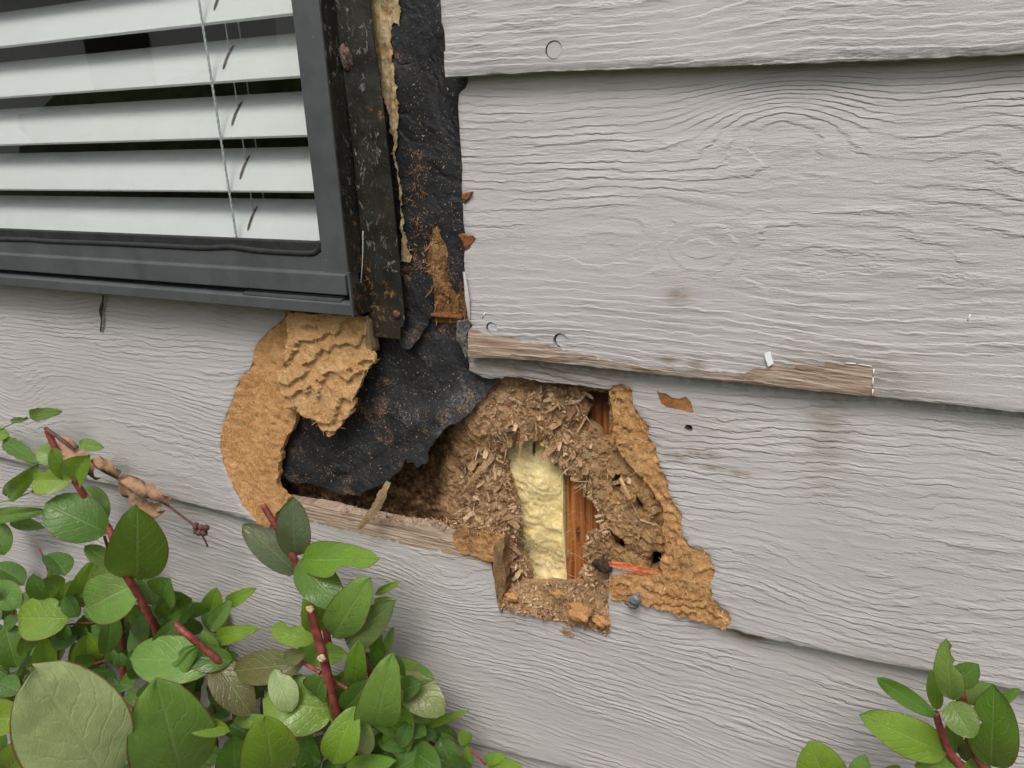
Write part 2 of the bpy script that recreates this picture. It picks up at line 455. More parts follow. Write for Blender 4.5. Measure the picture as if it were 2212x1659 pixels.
def mat_leaf():
    m = M('leaf_surface', .42, .75)
    oi = m.n('ShaderNodeObjectInfo')
    base = oi.outputs['Color']
    uv = m.n('ShaderNodeUVMap', uv_map='UVMap').outputs[0]
    sep = m.n('ShaderNodeSeparateXYZ'); m.link(uv, sep.inputs[0]); u, v = sep.outputs[0], sep.outputs[1]   # u along 0..1, v across -1..1
    av = m.math('ABSOLUTE', v)
    mid = m.ramp(av, .018, .05, .75, 0)
    # side veins run forward from the midrib
    q = m.math('SUBTRACT', m.math('MULTIPLY', u, 6.5), m.math('MULTIPLY', m.math('POWER', av, 1.3), 2.3))
    q = m.math('ADD', q, m.math('MULTIPLY', m.noise(uv, 3.0, 2), .9))
    tri = m.math('ABSOLUTE', m.math('SUBTRACT', m.math('FRACT', q), .5))
    side = m.math('MULTIPLY', m.ramp(tri, .015, .06, .42, 0), m.ramp(av, .75, .95, 1, 0))
    tvec = m.n('ShaderNodeVectorMath', operation='ADD'); m.link(m.pos, tvec.inputs[0]); m.link(oi.outputs['Random'], tvec.inputs[1])
    mott = m.noise(tvec.outputs[0], 55, 4, .6)
    col = m.mix(m.ramp(mott, .3, .7, 0, .6), base, m.mix(.5, base, (.085, .19, .022)))
    col = m.mix(m.ramp(m.noise(tvec.outputs[0], 22, 2), .55, .75, 0, .3), col, (.14, .07, .05))
    vein = m.math('MAXIMUM', mid, side)
    col = m.mix(vein, col, m.mix(.45, base, (.34, .42, .20)))
    rim = m.ramp(m.math('ADD', av, m.math('MULTIPLY', m.noise(uv, 4, 2), .04)), .965, 1.0, 0, .85)
    col = m.mix(rim, col, (.17, .035, .03))
    spk = m.math('MULTIPLY', m.ramp(m.voro(tvec.outputs[0], 330), .08, .14, .7, 0), m.ramp(m.noise(tvec.outputs[0], 25, 2), .55, .65))
    col = m.mix(spk, col, (.36, .36, .18))
    net = m.voro(uv, 26, 'DISTANCE_TO_EDGE')
    h = m.math('SUBTRACT', m.math('MULTIPLY', m.ramp(net, 0, .12), .35), m.math('MULTIPLY', m.math('MAXIMUM', m.ramp(av, .0, .1, 1, 0), m.math('MULTIPLY', m.ramp(tri, .0, .13, 1, 0), .6)), 1.0))
    nrm = m.bump(h, .0006, .7)
    m.out(col, nrm, m.ramp(mott, .3, .7, .22, .38))
    tr = m.n('ShaderNodeBsdfTranslucent'); m.link(m.mix(.5, col, (.22, .34, .03)), tr.inputs[0])
    mx = m.n('ShaderNodeMixShader'); mx.inputs[0].default_value = .33
    m.link(m.b.outputs[0], mx.inputs[1]); m.link(tr.outputs[0], mx.inputs[2])
    m.link(mx.outputs[0], m.t.nodes['Material Output'].inputs[0])
    return m.m

def mat_simple(name, col, rough=.6, spec=.3, var=.25, scale=60, bump=0.0, bscale=300, metal=0.0):
    m = M(name, rough, spec)
    m.b.inputs['Metallic'].default_value = metal
    c = m.mix(m.ramp(m.noise(m.pos, scale, 4, .6), .3, .7), tuple(x * (1 - var) for x in col), tuple(min(1, x * (1 + var)) for x in col))
    return m.out(c, m.bump(m.noise(m.pos, bscale, 4, .6), bump, .8) if bump else None)

MS = mat_siding()
MC = mat_core('torn_fibre_core', (.60, .30, .115), (.78, .44, .195), (.18, .06, .02), .55)
MO = mat_core('rotten_fibre_board', (.42, .235, .115), (.62, .39, .21), (.09, .038, .015), .75)
MCH = mat_chip('wood_flake', (.17, .08, .035), (.48, .30, .16), (.68, .49, .31))
MCF = mat_chip('pale_wood_fibre', (.52, .29, .12), (.72, .46, .22), (.84, .60, .34))
MRBR = mat_chip('brown_wood_fibre', (.12, .05, .02), (.26, .12, .05), (.40, .22, .10))
MP = mat_paper(); MF = mat_frame(); MB = mat_bronze(); MCR = mat_cream(); MST = mat_stud(); MW = mat_wool(); ML = mat_leaf()
MSLAT = mat_simple('white_blind_slat', (.87, .87, .86), .35, .4, .02, 20)
MCORD = mat_simple('white_cord', (.62, .66, .66), .9, .1, .1, 900, .0004, 1600)
MRUB = mat_simple('black_rubber', (.02, .02, .02), .6, .3, .3, 80, .0006, 700)
MDARK = mat_simple('dark_interior', (.03, .028, .025), .9, .1)
MSTEM = mat_simple('red_stem', (.20, .045, .035), .45, .4, .45, 140, .0005, 500)
MTWIG = mat_simple('dead_twig_bark', (.11, .055, .045), .8, .2, .35, 200, .0006, 600)
MDLEAF = mat_simple('dead_leaf', (.27, .16, .095), .75, .2, .4, 70, .0012, 260)
MRUST = mat_simple('rusty_steel', (.13, .055, .03), .8, .3, .5, 400, .0008, 700)
MNAIL = mat_simple('galvanised_steel', (.16, .18, .20), .5, .4, .3, 300, .0005, 600, .3)
MWHT = mat_simple('white_paint_chip', (.72, .74, .74), .6, .3, .05)
MORG = mat_simple('orange_splintered_wood', (.78, .24, .10), .7, .2, .3, 300, .0012, 800)
MSOIL = mat_simple('garden_soil', (.06, .045, .032), .95, .1, .4, 30, .01, 60)
MGRASS = mat_simple('lawn_grass', (.10, .12, .06), .9, .1, .4, 6, .02, 50)
MWOODBARE = mat_simple('bare_weathered_wood', (.22, .15, .09), .85, .15, .3, 200, .001, 500)

# ------------------------------------------------------------------ siding boards
EXPO = 0.2
def yface(k):
    zb = EXPO * k
    return lambda X, Z: 0.012 * (Z - zb) / 0.2

XL, XR = -1.7, 1.3
def lapline(pts, c=c0, Y=0.0):
    return [tuple(p) for p in poly(c, pts, Y)]
A_bot = lapline([(35, 285), (400, 268), (820, 255), (1240, 240), (1740, 225), (2212, 200)], c8)
B_bot = lapline([(122, 1333), (400, 1357), (700, 1392), (1000, 1424), (1390, 1466), (1640, 1490), (2212, 1551)], c8)
C_botR = lapline([(1567, 1358), (1656, 1381), (1770, 1405), (1882, 1429), (2010, 1453), (2212, 1496)])
C_botL = lapline([(0, 989), (187, 1036), (380, 1080), (547, 1122)])
D_bot = lapline([(0, 1242), (101, 1275), (400, 1384), (650, 1478), (905, 1573), (1008, 1602), (1122, 1632), (1240, 1662)])

def grain(seed, zc, fr, knots, wob=1.0):
    def f(X, Z):
        xx = X * 1.0
        off = wob * (0.022 * fbm(X * 2.2 + seed, Z * 4 + seed, 3) + 0.012 * fbm(X * 7 + seed, Z * 14, 3))
        a = 0.0006 + 0.0018 * np.clip(fbm(X * 3.1 + seed * 2, Z * 0 + 4.4, 3) + .35, 0, 2)
        zz = (Z - zc) + off
        g = np.sqrt(zz * zz + a) * fr
        for kx, kz, r, s in knots:
            d2 = ((X - kx) / (r * 1.9)) ** 2 + ((Z - kz) / r) ** 2
            g = g + s * np.exp(-d2)
        return g
    return f
def poly_mask(pols):
    def f(X, Z):
        r = np.zeros(X.shape)
        for p, v in pols:
            r = np.maximum(r, inside(X, Z, p) * v)
        return r
    return f
def blob(X, Z, cx, cz, rx, rz, v=1.0):
    return v * np.exp(-((X - cx) / rx) ** 2 - ((Z - cz) / rz) ** 2)
def bake(g, bare=(), stain=(), moss=None, rg=1.0):
    def f(X, Z):
        d = {'g': g(X, Z), 'bare': poly_mask(bare)(X, Z)}
        s = np.zeros(X.shape)
        for b in stain: s = np.maximum(s, blob(X, Z, *b))
        d['stain'] = s; d['rg'] = np.full(X.shape, rg)
        d['moss'] = moss(X, Z) if moss else np.zeros(X.shape)
        return d
    return f
def circ(cx, cz, r, n=18, j=.06):
    return [(cx + r * (1 + j * (random.random() - .5)) * math.cos(2 * math.pi * i / n), cz + r * (1 + j * (random.random() - .5)) * math.sin(2 * math.pi * i / n)) for i in range(n)]
def plug(parent, cx, cz, k, r=.0052, rec=.0012, dx=.0007, name='nail_plug'):
    o = patch(name, circ(cx + dx, cz, r), .002, lambda X, Z: yface(k)(X, Z) + rec, .004, MS, parent, attrf=lambda X, Z: {'g': X * 0, 'bare': X * 0, 'stain': X * 0, 'moss': X * 0, 'rg': X * 0 + 1}, back=False)
    return o

DN = (-.62, .42)
# --- board A (upper right)
yA = yface(1)
tA = thing('siding_board', 'upper right grey siding board with a filled round nail hole near its end', 'siding board', group='grey lap siding boards')
left = poly(c2, [(745, 350), (739, 290), (738, 235), (745, 228), (738, 130), (727, 100), (722, 0)], yA)
pa = [left[0]] + A_bot[1:] + [(XR, A_bot[-1][1] - .001), (XR, .425), (left[-1][0] - .008, .425)] + left[::-1][:-1]
hA = P(*c8(445, 187), .001)
jp = jagged(pa, .003, .0006, 1, (-.2, .45))
patch('board_face', jp, .0035, yA, .011, MS, tA, bake(grain(3.3, .262, 250, [], .5), moss=lambda X, Z: -.0 + .3 * sstep(.2025, .2005, Z + .0 * X)), holes=[circ(hA[0], hA[2], .0058)], dense=(-.2, .46), edge_round=.0012)
plug(tA, hA[0], hA[2], 1, .0052, .0007, .0002)
# --- board B
yB = yface(0)
tB = thing('siding_board', 'wide middle grey siding board, bare wood strip along its bottom edge', 'siding board', group='grey lap siding boards')
leftB = poly(c2, [(848, 1625), (846, 1545), (852, 1500), (870, 1482), (848, 1452), (838, 1350), (834, 1235), (830, 1180), (834, 1140), (850, 1115), (868, 1092), (862, 1078), (836, 1066), (827, 1000), (824, 925), (846, 915), (852, 893), (838, 884), (822, 880), (818, 700), (806, 540), (803, 480), (806, 430), (835, 402), (848, 372), (845, 330)], yB)
pb = [leftB[0]] + B_bot[1:] + [(XR, B_bot[-1][1] - .002), (XR, .222), (leftB[-1][0], .222)] + leftB[::-1][:-1]
h1 = P(*c8(470, 1280), .001); h2 = P(*c8(212, 1232), .002)
bareB = poly(c8, [(100, 1236), (260, 1268), (420, 1296), (600, 1335), (800, 1372), (1000, 1392), (1200, 1388), (1392, 1398), (1394, 1376), (1500, 1364), (1644, 1384), (1650, 1520), (900, 1470), (100, 1380)], 0.0)
k1 = P(*c0(1690, 262), .008); k2 = P(*c0(1500, 535), .006); k3 = P(*c0(2180, 240), .008)
patchst = P(*c8(1520, 1428), 0)
patch('board_face', jagged(pb, .003, .0005, 2, (-.2, .45)), .003, yB, .011, MS, tB,
      bake(grain(8.1, P(*c8(1100, 930), .006)[2], 200, [(k1[0], k1[2], .026, -6.5), (k2[0], k2[2], .017, 4.0), (k3[0], k3[2], .03, -5)], .55), bare=[(bareB, .545), ([(x - .0, z) for x, z in poly(c8, [(100, 1236), (260, 1268), (430, 1300), (470, 1400), (100, 1380)], 0.0)], 1.0), (poly(c8, [(1180, 1385), (1392, 1376), (1500, 1364), (1644, 1384), (1650, 1520), (1180, 1470)], 0.0), 1.0)],
           stain=[(patchst[0], patchst[2], .045, .016, .8), (P(*c8(870, 1350))[0], P(*c8(870, 1350))[2], .009, .003, 1.), (P(*c8(980, 1380))[0], P(*c8(980, 1380))[2], .006, .008, .8), (P(*c8(910, 1115))[0], P(*c8(910, 1115))[2], .008, .006, .8), (P(*c8(160, 1290))[0], P(*c8(160, 1290))[2], .03, .006, .6)]),
      holes=[circ(h1[0], h1[2], .0058), circ(h2[0], h2[2], .0048)], dense=(-.2, .46), edge_round=.0012)
plug(tB, h1[0], h1[2], 0, .0050, .0014, .0010); plug(tB, h2[0], h2[2], 0, .0043, .0012, .0008)
# --- board C, right and left of the rot
yC = yface(-1)
R1out = [(975, 218), (1005, 195), (1040, 186), (1080, 203), (1108, 225), (1112, 300), (1150, 370), (1205, 425), (1200, 490), (1244, 540), (1250, 600), (1268, 660), (1290, 700), (1312, 745), (1310, 800), (1345, 850), (1365, 890), (1390, 930), (1386, 990), (1395, 1050), (1418, 1070), (1430, 1105), (1500, 1118), (1545, 1150), (1560, 1200), (1575, 1250), (1545, 1320), (1560, 1395), (1600, 1440), (1650, 1478), (1665, 1535), (1638, 1562)]
tCR = thing('siding_board', 'grey lap siding board right of the rot, its face torn away to tan fibre core', 'siding board', group='grey lap siding boards')
topC = poly(c3, [(1712, 172), (1708, 230), (1748, 340), (1785, 400), (1788, 500), (1830, 522), (1875, 545)], yC) + \
       poly(c4, [(310, 158), (420, 150), (520, 160), (640, 180), (760, 190), (880, 206)], yC)
outC = poly(c4, R1out, yC)
pcr = topC + outC + C_botR[1:] + [(XR, -.2), (XR, .022), (topC[0][0], .022)]
hb = P(*c4(1424, 441), .008)
chip = poly(c4, [(1248, 222), (1265, 236), (1300, 240), (1330, 262), (1372, 270), (1412, 258), (1440, 290), (1455, 345), (1440, 350), (1400, 338), (1350, 330), (1300, 322), (1272, 300), (1258, 262)], yC)
stC = P(*c0(1790, 905), .006); 
patch('board_face', jagged(pcr, .0022, .0011, 3, (-.3, .25)), .003, yC, .011, MS, tCR,
      bake(grain(5.7, -.215, 175, [(.30, -.14, .03, 3)], 1.4), rg=1.5, stain=[(stC[0], stC[2], .014, .05, .55), (P(*c4(500, 120))[0], P(*c4(500, 120))[2] , .09, .012, .75), (P(*c4(1300, 420))[0], P(*c4(1300, 420))[2], .06, .03, .22), (P(*c4(1350, 590), .008)[0], P(*c4(1350, 590), .008)[2], .012, .0022, 1), (P(*c4(1500, 580), .008)[0], P(*c4(1500, 580), .008)[2], .016, .0022, 1), (P(*c4(1700, 690), .008)[0], P(*c4(1700, 690), .008)[2], .012, .002, 1), (P(*c4(1560, 660), .008)[0], P(*c4(1560, 660), .008)[2], .010, .002, 1)],
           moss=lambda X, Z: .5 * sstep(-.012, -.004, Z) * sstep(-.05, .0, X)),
      holes=[circ(hb[0], hb[2], .0030), chip], dense=(-.2, .46), edge_round=.0010)

def terrace(t, n, sharp=.16):
    q = t * n; k = np.floor(q); f = q - k
    return (k + sstep(1 - sharp, 1, f)) / n
def grow(line, d, away):
    out = []
    for i, p in enumerate(line):
        a = line[max(i - 1, 0)]; b = line[min(i + 1, len(line) - 1)]
        tx, tz = b[0] - a[0], b[1] - a[1]; L = math.hypot(tx, tz) + 1e-9; nx, nz = -tz / L, tx / L
        if nx * (away[0] - p[0]) + nz * (away[1] - p[1]) > 0: nx, nz = -nx, -nz
        out.append((p[0] + nx * d, p[1] + nz * d))
    return out
# torn core R1
R1in = [(975, 1405), (973, 1300), (1000, 1290), (1120, 1285), (1275, 1280), (1278, 1262), (1258, 1225), (1262, 1190), (1288, 1160), (1290, 1090), (1270, 1010), (1285, 960), (1265, 880), (1225, 830), (1180, 760), (1120, 700), (1060, 640), (1020, 600), (1000, 540), (985, 500), (982, 360)]
core_low = [(1638, 1562), (1560, 1548), (1420, 1515), (1200, 1460), (1070, 1428)]
hc_ = P(*c4(700, 900), 0)[[0, 2]]
pR1 = grow(outC, .0025, hc_)[:-1] + [outC[-1]] + poly(c4, core_low + R1in, .004)
def yR1(X, Z):
    d = bdist(X, Z, outC)
    t = .5 + .5 * fbm(X * 38, Z * 34, 6, 3)
    return np.maximum(yC(X, Z) + .0004, yC(X, Z) + .0015 + np.minimum(d, .05) * .12 - .0190 * (terrace(t, 6, .05) - .85 * t) + .0012 + .0018 * fbm(X * 260, Z * 260, 4))
patch('torn_core', jagged(pR1, .0016, .0012, 4), .0013, yR1, .007, MC, tCR, lambda X, Z: {'dark': .55 * blob(X, Z, *[P(*c4(1400, 1225))[i] for i in (0, 2)], .006, .006) + X * 0}, back=False)
tag(patch('torn_core', jagged([(x, z) for x, z in chip], .0012, .0006, 5), .0012, lambda X, Z: yC(X, Z) + .0008 + .001 * fbm(X * 200, Z * 200, 3), .004, mat_core('orange_chip_core', (.34, .14, .045), (.50, .24, .09), (.15, .06, .02)), tCR, lambda X, Z: {'dark': X * 0}, back=False), 'small orange chip knocked out of the painted face')

tCL = thing('siding_board', 'grey lap siding board under the window ending in a curved torn tan crescent', 'siding board', group='grey lap siding boards')
L1out = [(578, 108), (572, 160), (545, 178), (520, 205), (482, 230), (445, 268), (408, 300), (385, 340), (368, 372), (364, 438), (332, 510), (298, 535), (272, 570), (245, 650), (212, 738), (182, 820), (158, 920), (152, 1010), (170, 1100), (212, 1215), (252, 1300), (300, 1395), (345, 1440), (392, 1492)]
L1o = poly(c3, L1out, yC)
pcl = [(XL, -.2)] + C_botL[:-1] + L1o[::-1] + [(L1o[0][0], .045), (XL, .045)]
stL = P(*c0(222, 680), .01)
patch('board_face', jagged(pcl, .0022, .0009, 6, (-.6, .25)), .0035, yC, .011, MS, tCL,
      bake(rg=1.4, g=grain(11.9, -.16, 190, [(P(*c0(20, 850))[0], P(*c0(20, 850))[2], .03, 5)]), stain=[(P(*c0(480, 665))[0], .018, .22, .014, .5)]), dense=(-1.0, .46), edge_round=.0010)
# crescent of torn core
L1in = [(420, 1530), (480, 1528), (520, 1442), (580, 1362), (545, 1305), (512, 1245), (528, 1185), (515, 1110), (535, 1100), (528, 1040), (560, 950), (600, 890), (622, 800), (628, 750), (640, 600), (640, 300), (620, 112)]
pL1 = grow(L1o, .0025, P(*c3(900, 800), 0)[[0, 2]])[:-1] + poly(c3, L1out[-1:] + L1in, .003)
def yL1(X, Z):
    d = bdist(X, Z, L1o)
    rip = .0006 * np.sin(Z * 330 + X * 60 + 9 * fbm(X * 22, Z * 22, 3)) * (.4 + np.clip(fbm(X * 30, Z * 30, 2, 3), 0, 1) * 1.5)
    t = .5 + .5 * fbm(X * 40 + 3, Z * 26, 4, 9)
    return np.maximum(yC(X, Z) + .0004, yC(X, Z) + .0005 + d * .13 + rip * .6 - .0050 * (terrace(t, 5, .06) - .85 * t) - .0005 + .0011 * fbm(X * 260, Z * 260, 3) + .0012)
patch('torn_core', jagged(pL1, .0016, .0013, 7), .0014, yL1, .006, MC, tCL, lambda X, Z: {'dark': X * 0}, back=False)
# delaminated flap over the crescent
L2 = [(590, 117), (700, 122), (900, 132), (1040, 140), (1098, 146), (1100, 240), (1108, 330), (1135, 385), (1156, 430), (1148, 468), (1110, 500), (1082, 512), (1062, 590), (1040, 650), (1020, 700), (1002, 790), (942, 832), (915, 890), (860, 935), (838, 948), (800, 890), (770, 850), (700, 808), (640, 762), (600, 745), (560, 738), (570, 680), (540, 610), (530, 520), (575, 460), (590, 400), (568, 330), (585, 260), (572, 180)]
pL2 = poly(c3, L2, -.002)
cxa, cza = P(*c3(560, 740), 0)[[0, 2]]
def yL2(X, Z):
    zt = .03
    s = (zt - Z)                                    # drops going down
    t = .20 + s * 7.5 + (X + .10) * 2.6 + .26 * fbm(X * 27 + 2, Z * 36, 6, 5)
    lower = sstep(.03, .10, s)
    return .0045 + .0260 * terrace(np.clip(t, 0, 2), 6, .04) - .0105 - .0175 * np.clip(t, 0, 2) + .006 + .0012 * fbm(X * 280, Z * 280, 4) - .004 * sstep(.02, .09, s)
patch('peeled_layer', jagged(pL2, .0014, .0015, 8), .0011, yL2, .004, mat_core('pale_torn_core', (.66, .345, .138), (.82, .50, .24), (.22, .085, .03)), tCL, lambda X, Z: {'dark': X * 0})
edge = poly(c3, [(1100, 143), (1128, 178), (1136, 280), (1152, 385), (1135, 383), (1108, 330), (1099, 240)], .002)
patch('sawn_edge', jagged(edge, .003, .0004, 9), .002, lambda X, Z: .002 + X * 0, .012, MRUST if False else MWOODBARE, tCL, lambda X, Z: {'dark': X * 0}, back=False)

# --- board D (lower, notched)
yD = yface(-2)
tD = thing('siding_board', 'lower grey siding board with a square notch sawn out and a bare wood ledge', 'siding board', group='grey lap siding boards')
topD = poly(c6, [(-60, 60), (150, 95), (300, 122), (430, 143), (560, 165), (640, 182), (760, 215), (900, 238), (1010, 262), (1190, 282)], yD) + \
       poly(c4, [(60, 1035), (140, 1062), (300, 1100), (312, 1160), (322, 1262), (338, 1340), (348, 1436), (420, 1458), (560, 1486), (700, 1520), (840, 1552), (972, 1594), (978, 1500), (974, 1400), (976, 1372)], yD)
pd_ = [(XL, D_bot[0][1])] + D_bot + [(XR, -.4), (XR, -.178), (topD[-1][0], -.178)] + topD[::-1] + [(XL, -.178)]
bareD = [(-.30, -.2005), (-.12, -.2005), (0.01, -.2008), (.06, -.2005), (.06, -.15), (-.30, -.15)]
sD = [P(*c6(650, 290))[[0, 2]], P(*c6(1450, 480))[[0, 2]], P(*c4(300, 1240))[[0, 2]], P(*c4(1760, 1620))[[0, 2]], P(*c4(420, 1530))[[0, 2]]]
patch('board_face', jagged(pd_, .0025, .0007, 10, (-.35, .2)), .0035, yD, .011, MS, tD,
      bake(rg=1.5, g=grain(15.2, -.42, 200, [(P(*c6(1250, 640))[0], P(*c6(1250, 640))[2], .022, 4)]), bare=[(bareD, 1.0)],
           stain=[(sD[0][0], sD[0][1], .03, .009, 1.5), (sD[1][0], sD[1][1], .035, .007, 1.6), (sD[2][0], sD[2][1], .012, .006, .9), (sD[3][0], sD[3][1], .013, .008, 2.6), (sD[4][0], sD[4][1], .014, .012, .35)]), dense=(-.9, .46), edge_round=.0008)
# orange torn end of board D
chunk = [(85, 1045), (140, 1030), (200, 1040), (260, 1032), (340, 1050), (378, 1052), (384, 1120), (366, 1200), (310, 1196), (260, 1180), (200, 1160), (140, 1150), (100, 1110)]
def ychunk(X, Z):
    return yD(X, Z) - .004 + .006 * terrace(.5 + .5 * fbm(X * 60, Z * 60, 4, 1), 4, .2) + .0015 * fbm(X * 250, Z * 250, 3)
patch('torn_core', jagged(poly(c4, chunk, .008), .0014, .0012, 11), .0011, ychunk, .01, MC, tD, lambda X, Z: {'dark': .25 + .5 * fbm(X * 70, Z * 70)}, back=False)
post = [(318, 1120), (384, 1060), (378, 1150), (384, 1260), (395, 1340), (372, 1400), (366, 1490), (352, 1440), (330, 1300)]
tag(patch('dark_sawn_end', jagged(poly(c4, post, .004), .0012, .0010, 12), .0012, lambda X, Z: .006 + .002 * fbm(X * 200, Z * 60, 3) + .05 * 0 * X, .009, MO, tD, lambda X, Z: {'dark': .55 + .4 * fbm(X * 90, Z * 60)}, back=False), 'dark wet end grain beside the notch')
# --- boards beyond
tE = thing('siding_board', 'lowest grey lap siding board, mostly behind the shrub leaves', 'siding board', group='grey lap siding boards')
patch('board_face', [(XL, -.6), (XR, -.6), (XR, -.378), (XL, -.378)], .005, yface(-3), .011, MS, tE, bake(grain(20.2, -.5, 215, [])), dense=(-1.0, .46), edge_round=.0012)
for k, s in ((-4, 25.), (2, 31.), (3, 37.)):
    t_ = thing('siding_board', {-4: 'grey lap siding board just above the soil', 2: 'second grey lap siding board above the window corner', 3: 'topmost grey lap siding board beside the window'}[k], 'siding board', group='grey lap siding boards')
    x0 = XL if k < 0 else -.005
    patch('board_face', [(x0, .2 * k), (XR, .2 * k), (XR, .2 * k + .222), (x0, .2 * k + .222)], .03, yface(k), .011, MS, t_, bake(grain(s, .2 * k + .1, 215, [])), edge_round=.0)

# ------------------------------------------------------------------ sheathing, stud, insulation, paper
tS = thing('wall_sheathing', 'rotten brown fibre sheathing crumbling inside the hole in the siding', 'sheathing')
holeO = [(525, 452), (565, 462), (600, 480), (640, 520), (655, 560), (690, 640), (740, 672), (790, 705), (830, 740), (862, 790), (900, 812), (925, 850), (945, 885), (945, 935), (990, 985), (985, 1012), (940, 1035), (880, 1025), (865, 1040), (905, 1075), (862, 1090), (860, 1130), (895, 1165), (885, 1200), (828, 1235), (868, 1255), (862, 1300), (830, 1325), (760, 1345), (700, 1335), (620, 1350), (545, 1345), (525, 1255), (500, 1180), (448, 1105), (470, 1000), (478, 930), (450, 830), (430, 740), (400, 690), (398, 640), (372, 570), (400, 520), (470, 480)]
darkTop = [(840, 222), (980, 232), (983, 500), (940, 498), (905, 440), (850, 400), (870, 330), (835, 290)]
hB1 = [(1004, 712), (1026, 672), (1052, 680), (1058, 735), (1046, 785), (1014, 780)]
hB2 = [(984, 972), (1034, 995), (1078, 1030), (1090, 1074), (1066, 1102), (1022, 1094), (995, 1045)]
hB3 = [(1150, 775), (1165, 790), (1195, 850), (1190, 880), (1160, 860), (1148, 810)]
hB4 = [(1240, 1080), (1285, 1100), (1280, 1160), (1258, 1200), (1222, 1198), (1228, 1130)]
ob = .026
reg = [P(x, y, ob)[[0, 2]] for x, y in [(560, 830), (1000, 770), (1340, 790), (1560, 1380), (1300, 1420), (900, 1330), (560, 1200)]]
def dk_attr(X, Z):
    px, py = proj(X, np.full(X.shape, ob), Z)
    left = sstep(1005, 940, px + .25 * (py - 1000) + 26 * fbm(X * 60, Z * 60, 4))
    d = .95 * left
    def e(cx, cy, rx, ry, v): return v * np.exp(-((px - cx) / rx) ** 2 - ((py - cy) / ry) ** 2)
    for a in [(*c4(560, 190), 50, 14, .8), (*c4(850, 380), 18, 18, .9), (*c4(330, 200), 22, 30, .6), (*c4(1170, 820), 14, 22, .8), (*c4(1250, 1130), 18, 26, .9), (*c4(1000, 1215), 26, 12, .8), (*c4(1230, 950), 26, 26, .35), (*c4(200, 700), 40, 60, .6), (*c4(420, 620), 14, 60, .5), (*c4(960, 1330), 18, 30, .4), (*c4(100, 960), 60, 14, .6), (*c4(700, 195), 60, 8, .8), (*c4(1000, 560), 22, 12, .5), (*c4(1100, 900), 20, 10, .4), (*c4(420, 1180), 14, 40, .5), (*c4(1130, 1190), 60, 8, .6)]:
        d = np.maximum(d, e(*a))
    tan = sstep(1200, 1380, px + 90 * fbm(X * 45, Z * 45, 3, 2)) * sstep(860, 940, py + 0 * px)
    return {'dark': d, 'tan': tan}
def yO(X, Z):
    px, py = proj(X, np.full(X.shape, ob), Z)
    left = sstep(1010, 900, px)
    n = fbm(X * 90, Z * 70, 4, 2)
    ridg = np.abs(fbm(X * 150, Z * 120, 4, 7))
    bulge = .010 * np.exp(-((px - 1090) / 90) ** 2 - ((py - 900) / 60) ** 2) + .010 * np.exp(-((px - 1060) / 60) ** 2 - ((py - 1130) / 90) ** 2) + .012 * np.exp(-((px - 1400) / 90) ** 2 - ((py - 1130) / 160) ** 2) + .013 * np.exp(-((px - 1190) / 140) ** 2 - ((py - 1330) / 40) ** 2)
    tt = .5 + .5 * fbm(X * 48, Z * 60, 5, 31)
    return ob - bulge + .0035 * n + .006 * ridg - .003 + .010 * left - .016 * (terrace(tt, 7, .08) - .8 * tt) + .002
holesO = [jagged(poly(c4, h, ob), .0015, a, 20 + i) for i, (h, a) in enumerate(((holeO, .0018), (darkTop, .001), (hB1, .0006), (hB2, .0008), (hB3, .0008), (hB4, .0010)))]
patch('sheathing_panel', reg, .0013, yO, .010, MO, tS, dk_attr, holes=holesO, back=False)
# exposed wood in the vertical strip
vS = [(700, 1008), (716, 1040), (722, 1075), (745, 1110), (756, 1160), (748, 1235), (765, 1290), (790, 1330), (832, 1318), (838, 1432), (760, 1442), (682, 1430), (692, 1400), (662, 1340), (665, 1200), (663, 1130), (680, 1035)]
vSp = poly(c2, vS, .020)
def dkv(X, Z):
    lo = sstep(P(*c2(700, 1290), .02)[2] + .004, P(*c2(700, 1290), .02)[2] - .008, Z)
    return {'dark': np.clip(lo * (.55 + .6 * fbm(X * 120, Z * 40, 3)) + .35 * np.clip(fbm(X * 160, Z * 60, 3), 0, 1), 0, 1)}
bigv = [(x, z) for x, z in poly(c2, [(640, 980), (770, 980), (850, 1300), (850, 1470), (640, 1460)], .024)]
tag(patch('sheathing_panel', bigv, .0012, lambda X, Z: .0235 + .003 * fbm(X * 90, Z * 50, 4) + .0035 * np.abs(fbm(X * 260, Z * 70, 3)) - .002, .008, mat_core('splintered_panel', (.30, .145, .055), (.52, .31, .14), (.10, .04, .015), .7), tS, dkv, back=False), 'splintered wood showing through the torn paper strip')
box('orange_ledge', P(*c2(684, 1430), .018)[0], P(*c2(826, 1430), .018)[0], .0165, .024, P(*c2(750, 1443), .018)[2], P(*c2(750, 1428), .018)[2], mat_simple('orange_ledge_wood', (.22, .085, .035), .85, .1, .4, 400, .002, 700), tS, .0008)
# plain panel behind everything else (solid sheathing round the window)
for nm, (x0, x1, z0, z1) in (('sheathing_panel', (-.10, 1.3, .045, .85)), ('sheathing_panel', (.40, 1.3, -.85, .045)), ('sheathing_panel', (XL, -.36, -.85, .045)), ('sheathing_panel', (-.36, .40, -.85, -.245))):
    box(nm, x0, x1, .041, .052, z0, z1, mat_simple('plain_sheathing', (.20, .13, .08), .9, .1), tS)

